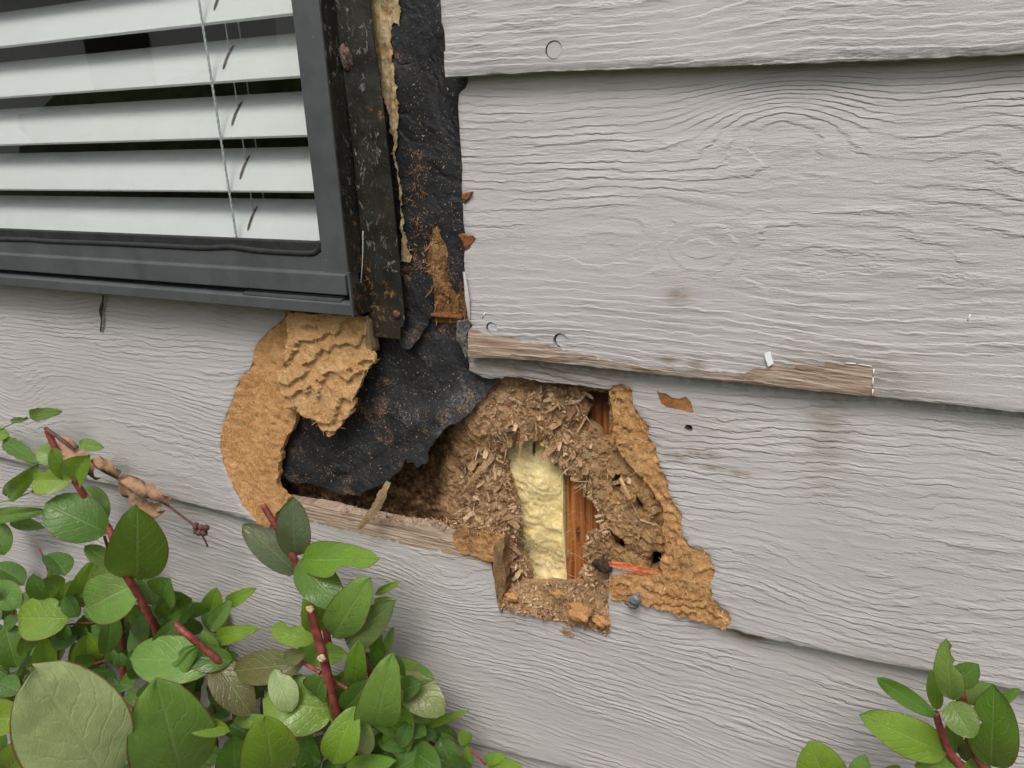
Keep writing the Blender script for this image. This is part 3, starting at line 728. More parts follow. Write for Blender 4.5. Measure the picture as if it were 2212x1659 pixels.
# flakes and fibres
def chips(name, pol, n, L, Wd, yf, mat, parent, tiltamp=.7, down=.0, avoid=(), lift=.001, curve=.4, bias=None):
    xs = [p[0] for p in pol]; zs = [p[1] for p in pol]
    V = []; Fc = []; A = []
    X = rng.uniform(min(xs), max(xs), n * 9); Z = rng.uniform(min(zs), max(zs), n * 9)
    m = inside(X, Z, pol)
    for a in avoid: m &= ~inside(X, Z, a)
    if bias is not None: m &= rng.random(len(X)) < bias(X, Z)
    X, Z = X[m][:n], Z[m][:n]
    Y = yf(X, Z) * np.ones_like(X)
    for x, y, z in zip(X, Y, Z):
        l = rng.uniform(*L) * (1 if rng.random() > .12 else 1.6); w = rng.uniform(*Wd)
        th = rng.normal(-math.pi / 2, 1.0) if rng.random() < down else rng.uniform(0, 2 * math.pi)
        tl = rng.uniform(-.15, tiltamp)
        d = np.array([math.cos(th) * math.cos(tl), -math.sin(tl), math.sin(th) * math.cos(tl)])
        s = np.cross(d, [0, -1, 0]); s /= np.linalg.norm(s) + 1e-9
        rl = rng.normal(0, .5); nrm = np.cross(s, d); s2 = s * math.cos(rl) + nrm * math.sin(rl); n2 = np.cross(d, s2)
        b = len(V); k = 4
        cv = rng.normal(0, curve) * l
        o = np.array([x, y - lift * rng.random(), z])
        for i in range(k):
            t = i / (k - 1)
            ww = w * .5 * (1 - .5 * t * t) * rng.uniform(.55, 1.25)
            c = o + d * l * t + n2 * cv * t * t
            V.append(c + s2 * ww * rng.uniform(.7, 1.3)); V.append(c - s2 * ww)
        rr = rng.random(); A += [rr] * (2 * k)
        for i in range(k - 1):
            Fc.append((b + 2 * i, b + 2 * i + 1, b + 2 * i + 3, b + 2 * i + 2))
    o = mesh_obj(name, V, Fc, mat, parent, {'rnd': A, 'dark': [0.0] * len(A)}, smooth=False)
    tag(o, kind='stuff'); return o
def inpx(pol, c, Y): return poly(c, pol, Y)
flakeReg = inpx([(310, 190), (430, 165), (620, 190), (840, 215), (845, 300), (860, 400), (930, 480), (985, 510), (1010, 600), (1080, 680), (1180, 780), (1260, 900), (1265, 1000), (1280, 1170), (1230, 1220), (985, 1200), (900, 1200), (880, 1290), (965, 1340), (965, 1560), (860, 1540), (500, 1460), (390, 1420), (395, 1200), (385, 1060), (250, 1010), (120, 990), (160, 900), (180, 760), (150, 660), (200, 560), (280, 520), (330, 450), (360, 400), (300, 330)], c4, ob)
hO = holesO[0]
big_avoid = [[((x - sum(p[0] for p in h) / len(h)) * 1.9 + sum(p[0] for p in h) / len(h), (z - sum(p[1] for p in h) / len(h)) * 1.9 + sum(p[1] for p in h) / len(h)) for x, z in h] for h in holesO[2:]] + holesO[:2]

def fl_bias(X, Z):
    px, py = proj(X, np.full(X.shape, ob), Z)
    left = sstep(960, 1040, px)
    right = sstep(1330, 1290, px)
    patchy = sstep(-.25, .35, fbm(X * 55, Z * 55, 3, 12))
    return (.12 + .88 * left) * (.16 + .84 * right) * (.25 + .75 * patchy)
chips('wood_flakes', flakeReg, 1500, (.0012, .0045), (.0008, .0032), yO, MCH, tS, .6, .4, big_avoid, bias=fl_bias)
chips('wood_flakes', flakeReg, 420, (.004, .0100), (.0030, .0070), yO, MCH, tS, .35, .75, big_avoid, bias=fl_bias)
chips('wood_slabs', flakeReg, 75, (.010, .020), (.005, .010), yO, mat_core('torn_slab', (.36, .21, .11), (.58, .37, .20), (.10, .04, .015), .8), tS, .3, .85, big_avoid, lift=.002, curve=.25, bias=fl_bias)
chips('wood_crumbs', flakeReg, 6500, (.0004, .0020), (.0003, .0010), yO, MCH, tS, .9, .2, big_avoid)
chips('wood_flakes', flakeReg, 650, (.003, .015), (.0004, .0012), yO, MCH, tS, .5, .6, big_avoid, bias=fl_bias)
# a ragged fringe leaning over the rim of the hole
fr = jagged(poly(c4, holeO, ob), .0006, .001, 3)
def fringe(name, pts, n, L, Wd, Yb, mat, parent, outward=1.0):
    V = []; Fc = []; A = []
    m = len(pts)
    for i in range(n):
        k = rng.integers(0, m); p = pts[k]; q = pts[(k + 3) % m]
        tx, tz = q[0] - p[0], q[1] - p[1]; tl = math.hypot(tx, tz) + 1e-9
        nx, nz = tz / tl, -tx / tl
        a = math.atan2(nz * outward, nx * outward) + rng.normal(0, .6)
        l = rng.uniform(*L); w = rng.uniform(*Wd); ty = rng.normal(0, .35)
        d = np.array([math.cos(a), ty, math.sin(a)]); d /= np.linalg.norm(d)
        s = np.cross(d, [0, 1, 0]); s /= np.linalg.norm(s)
        o = np.array([p[0], Yb(p[0], p[1]) - rng.uniform(-.004, .004), p[1]]) - d * l * .5
        b = len(V)
        for t, ww in ((0, 1), (.4, .9), (.75, .6), (1, .15)):
            c = o + d * l * t + np.array([0, 1, 0]) * rng.normal(0, .0004); V.append(c + s * w * ww * .5); V.append(c - s * w * ww * .5)
        A += [rng.random()] * 8
        for t in range(3): Fc.append((b + 2 * t, b + 2 * t + 1, b + 2 * t + 3, b + 2 * t + 2))
    return tag(mesh_obj(name, V, Fc, mat, parent, {'rnd': A}, smooth=False), kind='stuff')
yOs = lambda x, z: float(yO(np.array([x]), np.array([z]))[0])
fringe('splinter_fringe', fr, 900, (.003, .009), (.0008, .003), yOs, MCH, tS, -1)
# pale fibres on the torn core
for pol_, yf_, n_, par in ((pL1, yL1, 900, tCL), (pL2, yL2, 1500, tCL), (pR1, yR1, 1100, tCR)):
    chips('wood_fibres', pol_, n_, (.0015, .0055), (.0002, .0005), yf_, MCF, par, .25, 0, (), .0004, .3)
chips('wood_flakes', vSp, 170, (.003, .010), (.0004, .0018), lambda X, Z: .0215 + X * 0, MRBR, tS, .4, .7)

# stud and cavity
tSt = thing('wall_stud', 'orange brown lumber stud standing behind the rotten hole', 'stud')
sx0 = P(*c4(738, 900), .040)[0]
box('stud_body', sx0, sx0 + .050, .040, .125, -.85, .02, MST, tSt, .001)
cb = bpy.data.objects
tag(box('wall_cavity', XL, XR, .125, .13, -.85, .9, MDARK), kind='structure')
wl = thing('insulation_batt', 'pale yellow fluffy insulation bulging out between sheathing and stud', 'insulation')
insp = poly(c4, [(330, 420), (560, 400), (690, 560), (735, 640), (738, 900), (750, 1250), (757, 1400), (450, 1400), (380, 1100), (350, 800), (300, 600)], .045)
ic = P(*c4(600, 880), .04)
def yI(X, Z):
    f = fbm(X * 60, Z * 45, 4, 4)
    return .050 - .013 * np.exp(-((X - ic[0] + .0) / .038) ** 2) - .0035 * f - .009 * fbm(X * 26, Z * 24, 2, 14) - .0018 * np.abs(fbm(X * 40, Z * 60, 3, 8)) - .002 * fbm(X * 260, Z * 420, 3, 3) + .016 * sstep(ic[2] - .03, ic[2] - .055, Z) * sstep(ic[2] - .085, ic[2] - .06, Z)* .5
patch('wool_surface', insp, .0018, yI, .02, MW, wl, back=False)
MWF = mat_chip('wool_fibre', (.76, .58, .25), (.90, .76, .42), (.95, .86, .60))
chips('wool_fibres', insp, 3200, (.004, .015), (.0001, .0002), yI, MWF, wl, .35, .0, (), .0025, .8)

# building paper
tP = thing('building_paper', 'torn black building paper hanging beside the window and drooping over the hole', 'building paper')
pp = poly(c2, [(250, -40), (820, -40), (860, 340), (850, 500), (830, 760), (860, 1200), (860, 1470)], .021) + \
     poly(c3, [(1800, 180), (1830, 420), (1850, 520), (1905, 545), (1925, 560), (1942, 600), (1900, 650), (1862, 700), (1838, 722), (1800, 772), (1722, 830), (1668, 850), (1638, 875), (1600, 930), (1552, 990), (1546, 1020), (1552, 1060), (1540, 1082), (1512, 1085), (1482, 1116), (1462, 1098), (1440, 1082), (1405, 1090), (1385, 1062), (1380, 1085), (1372, 1115), (1335, 1155), (1300, 1182), (1240, 1230), (1180, 1256), (1105, 1292), (1062, 1320), (990, 1310), (930, 1322), (900, 1312), (860, 1300), (820, 1290), (760, 1262), (700, 1246), (640, 1250), (600, 1240), (560, 1212), (515, 1190), (500, 1100), (520, 700), (560, 300), (960, 120), (965, -40), (960, -350)], .012)
pp[0] = (pp[0][0], .95); pp[1] = (pp[1][0], .95)
pph = [(x, z) for x, z in jagged(vSp, .002, .0012, 30)]
def yP(X, Z):
    px, py = proj(X, np.full(X.shape, .012), Z)
    fl = sstep(760, 1010, px + .35 * (py - 900)) * sstep(800, 930, py) 
    lowr = sstep(900, 1060, py)
    y = .0215 - .016 * fl - .006 * lowr
    y = y + .0016 * fbm(X * 25, Z * 25, 3, 6) * sstep(760, 860, py) + .0005 * fbm(X * 80, Z * 80, 2, 6)
    cr = np.abs((px - 880) * .5 + (py - 960) * .86 - 20 * fbm(X * 14, Z * 14, 2)); y = y + .0018 * np.exp(-(cr / 14) ** 2) * sstep(800, 900, py)
    return y
def yPe(X, Z):
    return yP(X, Z) 
patch('paper_sheet', jagged(pp, .0018, .0008, 13), .002, yPe, .0006, MP, tP, holes=[pph])
lay = poly(c3, [(1340, -120), (1520, -120), (1534, 20), (1532, 150), (1512, 175), (1500, 215), (1472, 245), (1450, 300), (1430, 315), (1412, 345), (1385, 362), (1350, 350), (1335, 320), (1300, 250)], .013)
patch('torn_paper_layer', jagged(lay, .0015, .0008, 14), .002, lambda X, Z: .0185 - .005 * sstep(.02, -.01, Z) + .001 * fbm(X * 60, Z * 60, 3), .0006, MP, tP)
# dust and crumbs
chips('wood_crumbs', poly(c3, [(1180, 380), (1700, 380), (1850, 560), (1640, 800), (1480, 1040), (1200, 1230), (700, 1230), (600, 1100), (700, 850), (950, 850), (1100, 560)], .012), 380, (.0004, .0018), (.0003, .0008), lambda X, Z: yP(X, Z) - .0005, MCH, tP, .3)
chips('wood_crumbs', poly(c2, [(560, 300), (790, 380), (815, 900), (830, 1300), (600, 1300), (580, 700)], .02), 200, (.0005, .002), (.0002, .0005), lambda X, Z: .0205 + X * 0, MCH, tP, .3, .6, [vSp])
chips('wood_crumbs', poly(c2, [(600, 760), (650, 780), (680, 1000), (660, 1180), (580, 1180), (590, 900)], .02), 90, (.0015, .006), (.0002, .0009), lambda X, Z: .0205 + X * 0, MRBR, tP, .1, 1.0)

# cream strip of rotten trim
tR = thing('rotten_trim_strip', 'crumbling cream wood remnant running down between metal channel and black paper', 'wood trim')
cr = [(400, -20), (545, -20), (540, 60), (536, 120), (515, 100), (502, 130), (503, 210), (506, 270), (512, 330), (526, 400), (528, 480), (532, 560), (528, 640), (520, 715), (530, 780), (545, 850), (552, 930), (556, 1000), (562, 1060), (575, 1130), (592, 1185), (545, 1192), (548, 1110), (546, 1000), (538, 890), (524, 800), (516, 730), (498, 700), (510, 640), (497, 570), (480, 490), (458, 430), (440, 400), (400, 200)]
crp = poly(c2, cr, .0195); crp[0] = (crp[0][0], .80); crp[1] = (crp[1][0], .78)
patch('strip_body', jagged(crp, .0012, .0022, 15), .0014, lambda X, Z: .0196 + .0016 * fbm(X * 120, Z * 50, 4) + .0016 * fbm(X * 300, Z * 200, 4), .001, MCR, tR, back=False)

# ------------------------------------------------------------------ window
def PX(cx, cy, Y): return P(*c1(cx, cy), Y)
tWn = thing('window', 'grey metal framed window whose lower right corner meets the rotten wall', 'window')
WX0 = -1.6
YS = -.012
xi = PX(1645, 1250, YS)[0]; xo = PX(1778, 1300, YS)[0]
zr = [PX(1332, v, YS)[2] for v in (1283, 1379, 1481)]
ztop = .95
# bottom rail
extrude_x('bottom_rail', [(YS, zr[0]), (YS, zr[1]), (YS - .003, zr[1] - .001), (YS - .003, zr[2]), (.004, zr[2]), (.004, zr[0] - .004), (YS + .006, zr[0] - .001)], WX0, xo - .0015, MF, tWn)
box('right_stile', xi, xo, YS - .0005, .02, zr[1] - .002, ztop, MF, tWn, .0009)
sf = -.017
zl = [PX(1332, v, sf)[2] for v in (1528, 1583)]
z4 = zr[2] - .003
extrude_x('sill_track', [(.0, z4 + .002), (-.004, z4 - .001), (sf + .003, zl[0] + .0015), (sf, zl[0]), (sf, zl[1]), (.006, zl[1]), (.006, z4)], WX0, PX(1812, 1600, sf)[0], MF, tWn)
for q in (.28, .55, .8):
    zz = z4 * (1 - q) + (zl[0] + .001) * q; yy = -.004 * (1 - q) + sf * q
    box('track_ridge', PX(1270, 1500, -.01)[0], PX(1772, 1540, -.01)[0], yy - .0016, yy + .002, zz - .0004, zz + .0012, MF, tWn)
ec = [PX(1779, 1405, -.0165), PX(1818, 1625, -.0165)]
box('end_cap', PX(1792, 1500, -.018)[0], PX(1792, 1500, -.018)[0] + .0020, -.0180, -.0150, PX(1800, 1628, -.018)[2], PX(1780, 1400, -.018)[2], MF, tWn, .0004)
box('side_cover', xo, xo + .0007, YS + .0012, .0142, zr[1], .95, MB, tWn)
xe_ = PX(1812, 1600, sf)[0]
box('side_cover', xe_ + .0003, xe_ + .0012, sf + .0016, .0142, zl[1] - .0008, z4 + .012, MB, tWn)
# rubber gasket, wavy
gp = []
for i, (gx, gy) in enumerate([(-900, 1208), (0, 1229), (150, 1232), (250, 1240), (500, 1249), (700, 1258), (900, 1268), (1050, 1275), (1180, 1270), (1260, 1280), (1340, 1290), (1450, 1297), (1560, 1302), (1615, 1300), (1640, 1280), (1646, 1240)]):
    gp.append(PX(gx, gy, YS + .001))
tube('gasket', smooth_path(gp, 4), .0026, MRUB, tWn, 8)
zg = zr[0] + .001
box('glazing_bead', WX0, xi, .004, .012, zr[0] - .008, zr[0] + .0055, MRUB, tWn, .001)
# glass
gm = bpy.data.materials.new('window_glass'); gm.use_nodes = True
t = gm.node_tree; t.nodes.clear()
o_ = t.nodes.new('ShaderNodeOutputMaterial'); mx = t.nodes.new('ShaderNodeMixShader'); tr = t.nodes.new('ShaderNodeBsdfTransparent'); gl = t.nodes.new('ShaderNodeBsdfGlossy')
lw = t.nodes.new('ShaderNodeLayerWeight'); lw.inputs[0].default_value = .5
pw = t.nodes.new('ShaderNodeMath'); pw.operation = 'POWER'; pw.inputs[1].default_value = 4.0; t.links.new(lw.outputs['Facing'], pw.inputs[0])
fr_ = t.nodes.new('ShaderNodeMath'); fr_.operation = 'MULTIPLY_ADD'; fr_.inputs[1].default_value = .7; fr_.inputs[2].default_value = .12; t.links.new(pw.outputs[0], fr_.inputs[0])
tr.inputs[0].default_value = (.965, .98, .975, 1); gl.inputs['Roughness'].default_value = .0
t.links.new(fr_.outputs[0], mx.inputs[0]); t.links.new(tr.outputs[0], mx.inputs[1]); t.links.new(gl.outputs[0], mx.inputs[2]); t.links.new(mx.outputs[0], o_.inputs[0])
box('glass_pane', WX0, xi + .004, .0095, .0125, zr[0] - .004, ztop, gm, tWn)
box('left_stile', WX0 - .03, WX0, YS, .02, zl[1], ztop, MF, tWn); box('top_rail', WX0 - .03, xo, YS, .02, ztop, ztop + .03, MF, tWn)
# inner jamb and sill hide the wall core
box('inner_jamb', xi + .004, xi + .02, .0205, .12, zr[0] - .02, ztop, MDARK, tWn); box('inner_sill', WX0, xi + .02, .0135, .12, zr[0] - .03, zr[0] - .006, mat_simple('inner_sill_grey', (.10, .12, .12), .5), tWn)

# blind
tBl = thing('window_blind', 'white horizontal slat blind behind the window glass', 'blind')
zs0, pitch = .0728, .0473
SY, SD, SH = .050, .031, .037
def slat(z):
    V = []; Fc = []
    n = 9; th = .0028
    for side in (0, 1):
        for j, x in enumerate((WX0 + .02, xi - .003 + .0)):
            pass
    prof = []
    for i in range(n):
        q = i / (n - 1); b = math.sin(math.pi * q) * .0036
        prof.append((SY + SD * q - b * .76, z + SH * q + b * .64))
    back = [(y + th * .76, zz - th * .64) for y, zz in prof[::-1]]
    pr = prof + back
    xr_ = xi + .0015
    o = extrude_x('slat', pr, WX0 + .02, xr_, MSLAT, tBl, .0)
    o.data.polygons.foreach_set('use_smooth', [len(p.vertices) == 4 for p in o.data.polygons])
    e = o.modifiers.new('es', 'EDGE_SPLIT'); e.split_angle = math.radians(40)
    return o
ns = 17
for k in range(ns): slat(zs0 + pitch * k)
# slots with the ladder cord through them
slots = [(1285, 1122), (1254, 853), (1211, 583), (1173, 300), (1118, 10)]
MSLOT = mat_simple('slot_lining', (.17, .14, .12), .9, .1)
sxs = PX(1285, 1122, .06)[0]
for k in range(ns):
    z = zs0 + pitch * k
    for x in (sxs, sxs - .62):
        V = []; Fc = []; n = 7
        for i_ in range(n):
            q = .22 + .56 * i_ / (n - 1); b = math.sin(math.pi * q) * .0036 + .0006
            w = .0016 if 0 < i_ < n - 1 else .0009
            for sx_ in (w, -w): V.append(Vector((x + sx_, SY + SD * q - b * .76, z + SH * q + b * .64)))
        for i_ in range(n - 1): Fc.append((2 * i_, 2 * i_ + 1, 2 * i_ + 3, 2 * i_ + 2))
        mesh_obj('cord_slot', V, Fc, MSLOT, tBl)
for x in (sxs, sxs - .62):
    tube('lift_cord', [(x, SY + SD * .5, zs0 + .01), (x, SY + SD * .5, zs0 + pitch * ns)], .0006, MCORD, tBl, 6)
    tube('rear_ladder_cord', [(x, SY + SD + .001, zs0 + .01), (x, SY + SD + .001, zs0 + pitch * ns)], .0007, MCORD, tBl, 6)
    x2 = x + (PX(1218, 1225, SY - .002)[0] - sxs)
    # twisted front cord, two strands
    for ph in (0, math.pi):
        pts = []
        N = 420
        for i in range(N + 1):
            zz = zs0 - .003 + (pitch * ns) * i / N; a = i * 1.15 + ph
            pts.append((x2 + .0006 * math.cos(a), SY - .0025 + .0006 * math.sin(a), zz))
        tube('front_ladder_cord', pts, .00075, MCORD, tBl, 5)
# room behind
rb = thing('room', None, None); bpy.data.objects.remove(rb)
v = [(x, y, z) for x in (-2.2, .6) for y in (.13, 2.6) for z in (-.85, 1.5)]
rm = mesh_obj('room_walls', v, [(0, 2, 3, 1), (4, 5, 7, 6), (2, 6, 7, 3), (0, 4, 6, 2), (1, 3, 7, 5)], mat_simple('room_wall_paint', (.10, .09, .08), .9, .1, .1, 4), None, smooth=False)
tag(rm, kind='structure')
bpy.data.objects.remove(bpy.data.objects['wall_cavity'])
for x0, x1, z0, z1 in ((XL, XR, -.85, .05), (-.06, XR, .05, .95)):
    tag(box('wall_cavity_back', x0, x1, .126, .132, z0, z1, MDARK), kind='structure')
tag(box('wall_head', XL, XR, -.01, .13, .985, 1.6, mat_simple('upper_wall_paint', (.40, .39, .37), .7)), kind='structure')

# ------------------------------------------------------------------ metal channel beside the window
tCh = thing('metal_channel', 'dark bronze metal window flange with rust spots and a screw at its lower end', 'metal flange')
rx = P(*c2(325, 700), .010)[0]
zb = P(*c2(400, 1400), .012)[2]
box('channel_web', xo + .0005, rx, .014, .0155, zb, .95, MB, tCh, .0004)
rid = P(*c2(330, 700), .008)[0]
box('channel_ridge', rx - .0012, rx + .0010, .0075, .0145, zb, .95, MB, tCh, .0004)
fl = poly(c2, [(412, 1528), (392, 1330), (330, 700), (262, 100), (250, -20), (400, -20), (424, 190), (460, 430), (490, 700), (512, 900), (530, 1090), (545, 1250), (560, 1400), (563, 1455), (556, 1482), (543, 1492), (545, 1541)], .008)
flp = fl[:5] + [(fl[4][0], .95), (fl[5][0] , .95)] + fl[5:]
patch('flange_plate', flp, .004, lambda X, Z: .0078 - .0015 * sstep(rx + .002, rx, X), .0012, MB, tCh)
sc = P(*c2(527, 1428), .007)
def dome(name, c, r, h, mat, parent, seg=14):
    V = []; Fc = []
    for i in range(5):
        a = i / 4 * math.pi / 2
        for k in range(seg):
            th = 2 * math.pi * k / seg; rr = r * math.cos(a) * (1 + .05 * random.random())
            V.append((c[0] + rr * math.cos(th), c[1] - h * math.sin(a), c[2] + rr * math.sin(th)))
    for i in range(4):
        for k in range(seg): Fc.append((i * seg + k, i * seg + (k + 1) % seg, (i + 1) * seg + (k + 1) % seg, (i + 1) * seg + k))
    return mesh_obj(name, V, Fc, mat, parent)
dome('screw_head', sc, .0036, .0022, MRUST, tCh)
# cobweb lump and rusty nail in the channel foot
def lump(name, c, r, mat, parent=None, seed=0, sq=(1, 1, 1), amp=.5, f=1.3):
    import bmesh
    bm = bmesh.new(); bmesh.ops.create_icosphere(bm, subdivisions=4, radius=1)
    for v in bm.verts:
        p = v.co.copy()
        n = float(fbm(np.array([p.x * f + seed + p.z * .7]), np.array([p.y * f + p.z * f]), 4)[0])
        v.co = Vector((p.x * sq[0], p.y * sq[1], p.z * sq[2])) * r * (1 + amp * n) + Vector(c)
    me = bpy.data.meshes.new(name); bm.to_mesh(me); bm.free(); me.materials.append(mat)
    me.polygons.foreach_set('use_smooth', [True] * len(me.polygons))
    o = bpy.data.objects.new(name, me); C.objects.link(o)
    if parent: o.parent = parent
    return o
MWEB = mat_simple('dusty_web', (.14, .13, .12), .95, .1, .5, 400, .002, 900)
tag(lump('cobweb_clump', P(*c2(362, 1330), .008), .009, MWEB, None, 3, (1, .5, 1.1), .8, 2.2), 'dusty grey cobweb clump at the foot of the metal channel', 'cobweb')
tag(lump('rusty_bolt', P(*c2(362, 1392), .006), .0058, MRUST, None, 5, (1, .8, .9), .5, 1.5), 'rusty brown lump of a bolt under the window corner', 'bolt')
MCOC = mat_simple('dried_cocoon', (.13, .085, .07), .8, .2, .5, 300, .002, 500)
tag(lump('insect_cocoon', P(*c2(292, 264), .007), .0052, MCOC, None, 8, (.9, .5, 1.3), 1.1, 2.6), 'dried brown insect cocoon stuck on the metal channel', 'cocoon')
pts = [P(*c2(374, 1050), .0), P(*c2(372, 1180), .002), P(*c2(362, 1310), .006)]
tag(tube('hanging_wire', smooth_path(pts), .0003, MWHT, None, 5), 'fine pale thread hanging down the metal channel', 'thread')

# ------------------------------------------------------------------ small things
def splinter(name, c, pts, Ys, w, mat, label, cat, parent=None):
    path = smooth_path([P(*c(*p), y) for p, y in zip(pts, Ys)], 5)
    V = []; Fc = []; n = len(path)
    for i, p in enumerate(path):
        t = (path[min(i + 1, n - 1)] - path[max(i - 1, 0)]).normalized(); s = t.cross(Vector((.3 * math.sin(i * .5), 1, .2))).normalized()
        nn = t.cross(s); ww = w * (.35 + .65 * math.sin(math.pi * min(1, .12 + .8 * i / (n - 1)))) * random.uniform(.85, 1.1)
        for a, b in ((1, 0), (0, .25), (-1, 0), (0, -.25)): V.append(p + s * ww * a * .5 + nn * ww * b * .6)
    for i in range(n - 1):
        for k in range(4): Fc.append((i * 4 + k, i * 4 + (k + 1) % 4, i * 4 + 4 + (k + 1) % 4, i * 4 + 4 + k))
    Fc += [(3, 2, 1, 0), tuple((n - 1) * 4 + k for k in range(4))]
    o = mesh_obj(name, V, Fc, mat, parent, {'rnd': [.6] * len(V), 'dark': [0] * len(V)}, smooth=False)
    if label: tag(o, label, cat)
    return o
splinter('wood_splinter', c3, [(1262, 1228), (1225, 1300), (1195, 1370), (1140, 1450), (1065, 1530)], [.006, 0, -.004, -.006, -.008], .009, mat_core('splinter_tan', (.30, .20, .11), (.42, .30, .18), (.12, .07, .03)), 'long tan splinter hanging from the paper edge over the bare ledge', 'splinter')
splinter('wood_splinter', c4, [(1040, 715), (1065, 770), (1095, 835)], [.006, .005, .008], .0045, MCF, 'pale straight splinter beside the black hole in the rotten fibre', 'splinter')
splinter('wood_splinter', c4, [(260, 650), (210, 730), (140, 815)], [.014, .012, .016], .005, MO, 'thin brown splinter sticking out left of the insulation', 'splinter')
splinter('wood_splinter', c4, [(560, 510), (556, 560), (560, 605)], [.034, .034, .036], .003, mat_core('sliver_brown', (.20, .09, .04), (.30, .14, .06), (.08, .03, .01)), 'small brown sliver lying on the yellow insulation', 'splinter')
# orange nail-side splinters in the right tear
o = thing('orange_splinters', 'bright orange splintered wood strands exposed in the right tear', 'splinters')
for i in range(20):
    q = random.random(); dy = random.uniform(-24, 20)
    splinter('strand', c4, [(975 + 15 * q, 1200 + dy * .6), (1090, 1222 + dy), (1180 + 100 * random.random(), 1250 + dy * .8)], [.010 - .003 * random.random(), .0075 + .002 * random.random(), .009], .0006 + .0007 * random.random(), MORG, None, None, o)
# brown knot/resin next to it
tag(lump('rusty_nail_head', P(*c4(945, 1210), .010), .0075, mat_simple('charred_knot', (.05, .03, .02), .8, .2, .5, 300, .002, 500), None, 12, (1.1, .6, .8), .5), 'dark decayed nail head left of the orange strands', 'nail')
n_ = thing('galvanised_nail', 'grey galvanised nail head poking out of the lower tear', 'nail')
nc = P(*c4(1125, 1405), .0)
lump('nail_head', nc, .0048, MNAIL, n_, 2, (1, .6, 1), .25); tube('nail_shank', [Vector(nc), Vector(nc) + Vector((0, .02, 0))], .0018, MNAIL, n_)
lump('paint_crust', P(*c4(1108, 1432), .001), .0042, MWEB, n_, 4, (1.2, .6, .7), .6)
# crumbs lying in the notch
cg = 'wood crumbs lying in the sawn notch'
tcr = P(*c4(820, 1470), .0)
tag(lump('wood_chunk', tcr, .0088, MCF if False else MC, None, 21, (1.25, .7, .8), .6, 1.6), 'large pale crumb of fibre board resting in the sawn notch', 'wood crumb')
for a, (cx, cy, r, lb) in enumerate([(930, 1520, .006, 'torn shaggy crumb in the lower right corner of the notch'), (690, 1370, .0045, 'round tan crumb below the insulation'), (430, 1385, .0045, 'tan crumb at the left end of the notch')]):
    tag(lump('wood_chunk', P(*c4(cx, cy), .005), r, MC, None, 30 + a * 3, (1.1, .7, .9), .7, 1.8), lb, 'wood crumb')
# notch floor: thickness of board D showing, dusty
nfl = poly(c4, [(365, 1440), (350, 1380), (480, 1330), (700, 1345), (880, 1330), (975, 1330), (975, 1588), (860, 1552), (700, 1515), (520, 1475)], .008)
def ynf(X, Z):
    return .006 + .10 * 0 * X + .012 * sstep(P(*c4(600, 1500), .006)[2] + .00, P(*c4(600, 1340), .006)[2], Z - .02 * (-(X - .05))) + .002 * fbm(X * 150, Z * 150, 4)
patch('crumb_bed', jagged(nfl, .002, .0008, 40), .0013, ynf, .006, MO, tS, lambda X, Z: {'dark': .1 + .3 * fbm(X * 60, Z * 60)}, back=False)
chips('wood_flakes', nfl, 1100, (.0008, .0045), (.0006, .0025), ynf, MCF if False else MCH, tS, .6, .2)
# ledge debris on top of board D
led = poly(c6, [(640, 195), (900, 245), (1190, 275), (1400, 330), (1560, 330), (1560, 300), (1300, 250), (1000, 225), (700, 170)], .008)
chips('wood_crumbs', led, 420, (.0006, .003), (.0005, .0018), lambda X, Z: .010 + X * 0, MCH, tS, .8, .2)
# board-B edge chips
for i, pts in enumerate(([(822, 882), (850, 876), (866, 872), (852, 898), (826, 926)], [(808, 1066), (836, 1072), (868, 1070), (882, 1082), (860, 1112), (836, 1142), (826, 1100)])):
    tag(patch('torn_core', jagged(poly(c2, pts, .004), .001, .0007, 50 + i), .0012, lambda X, Z: .0045 + .002 * fbm(X * 200, Z * 200, 3), .006, mat_core('reddish_core' , (.27, .10, .035), (.42, .20, .08), (.12, .05, .02)), tB, lambda X, Z: {'dark': X * 0 + .1}, back=False), 'reddish torn nick in the left end')
# ragged layered end under board B
lyr = poly(c2, [(806, 1462), (840, 1452), (866, 1480), (850, 1515), (852, 1600), (846, 1632), (828, 1590), (806, 1540)], .008)
tag(patch('split_end', jagged(lyr, .0012, .0007, 55), .0014, lambda X, Z: .006 + .003 * fbm(X * 120, Z * 120, 3), .008, MWEB, tB, back=False), 'grey dirty split end of the board')
# paint curl on board B left edge
splinter('paint_curl', c2, [(832, 1235), (842, 1310), (850, 1380), (856, 1448)], [.0005, -.001, -.001, .001], .0035, MWHT if False else mat_simple('paint_film', (.50, .49, .47), .5), None, None, tB)
# white chip & dashed pencil marks on board B
tag(patch('paint_flake', jagged(poly(c8, [(1236, 1330), (1258, 1322), (1271, 1366), (1250, 1378)], -.0015), .002, .0003, 60), .002, lambda X, Z: yB(X, Z) - .0022, .0008, MWHT, None), 'small white paint flake stuck near the bottom of the middle board', 'paint flake')
for (a, b) in (((1648, 1388), (1646, 1412)), ((1645, 1420), (1643, 1452)), ((1644, 1462), (1642, 1486)), ((1540, 1366), (1580, 1368)), ((1590, 1370), (1640, 1378)), ((172, 1196), (184, 1176)), ((2004, 1208), (2014, 1186))):
    ya = -.0004
    p, q = P(*c8(*a), ya), P(*c8(*b), ya)
    o = tube('paint_mark', [p + np.array([0, float(yB(p[0], p[2])) , 0]), q + np.array([0, float(yB(q[0], q[2])), 0])], .0004, MWHT, tB, 5)
# --- vertical crack stain on the left board
splinter('paint_crack', c1, [(531, 1518), (526, 1560), (518, 1600), (522, 1650), (516, 1705)], [.0085] * 5, .0042, mat_simple('crack_dirt', (.07, .045, .035), .9), None, None, tCL)

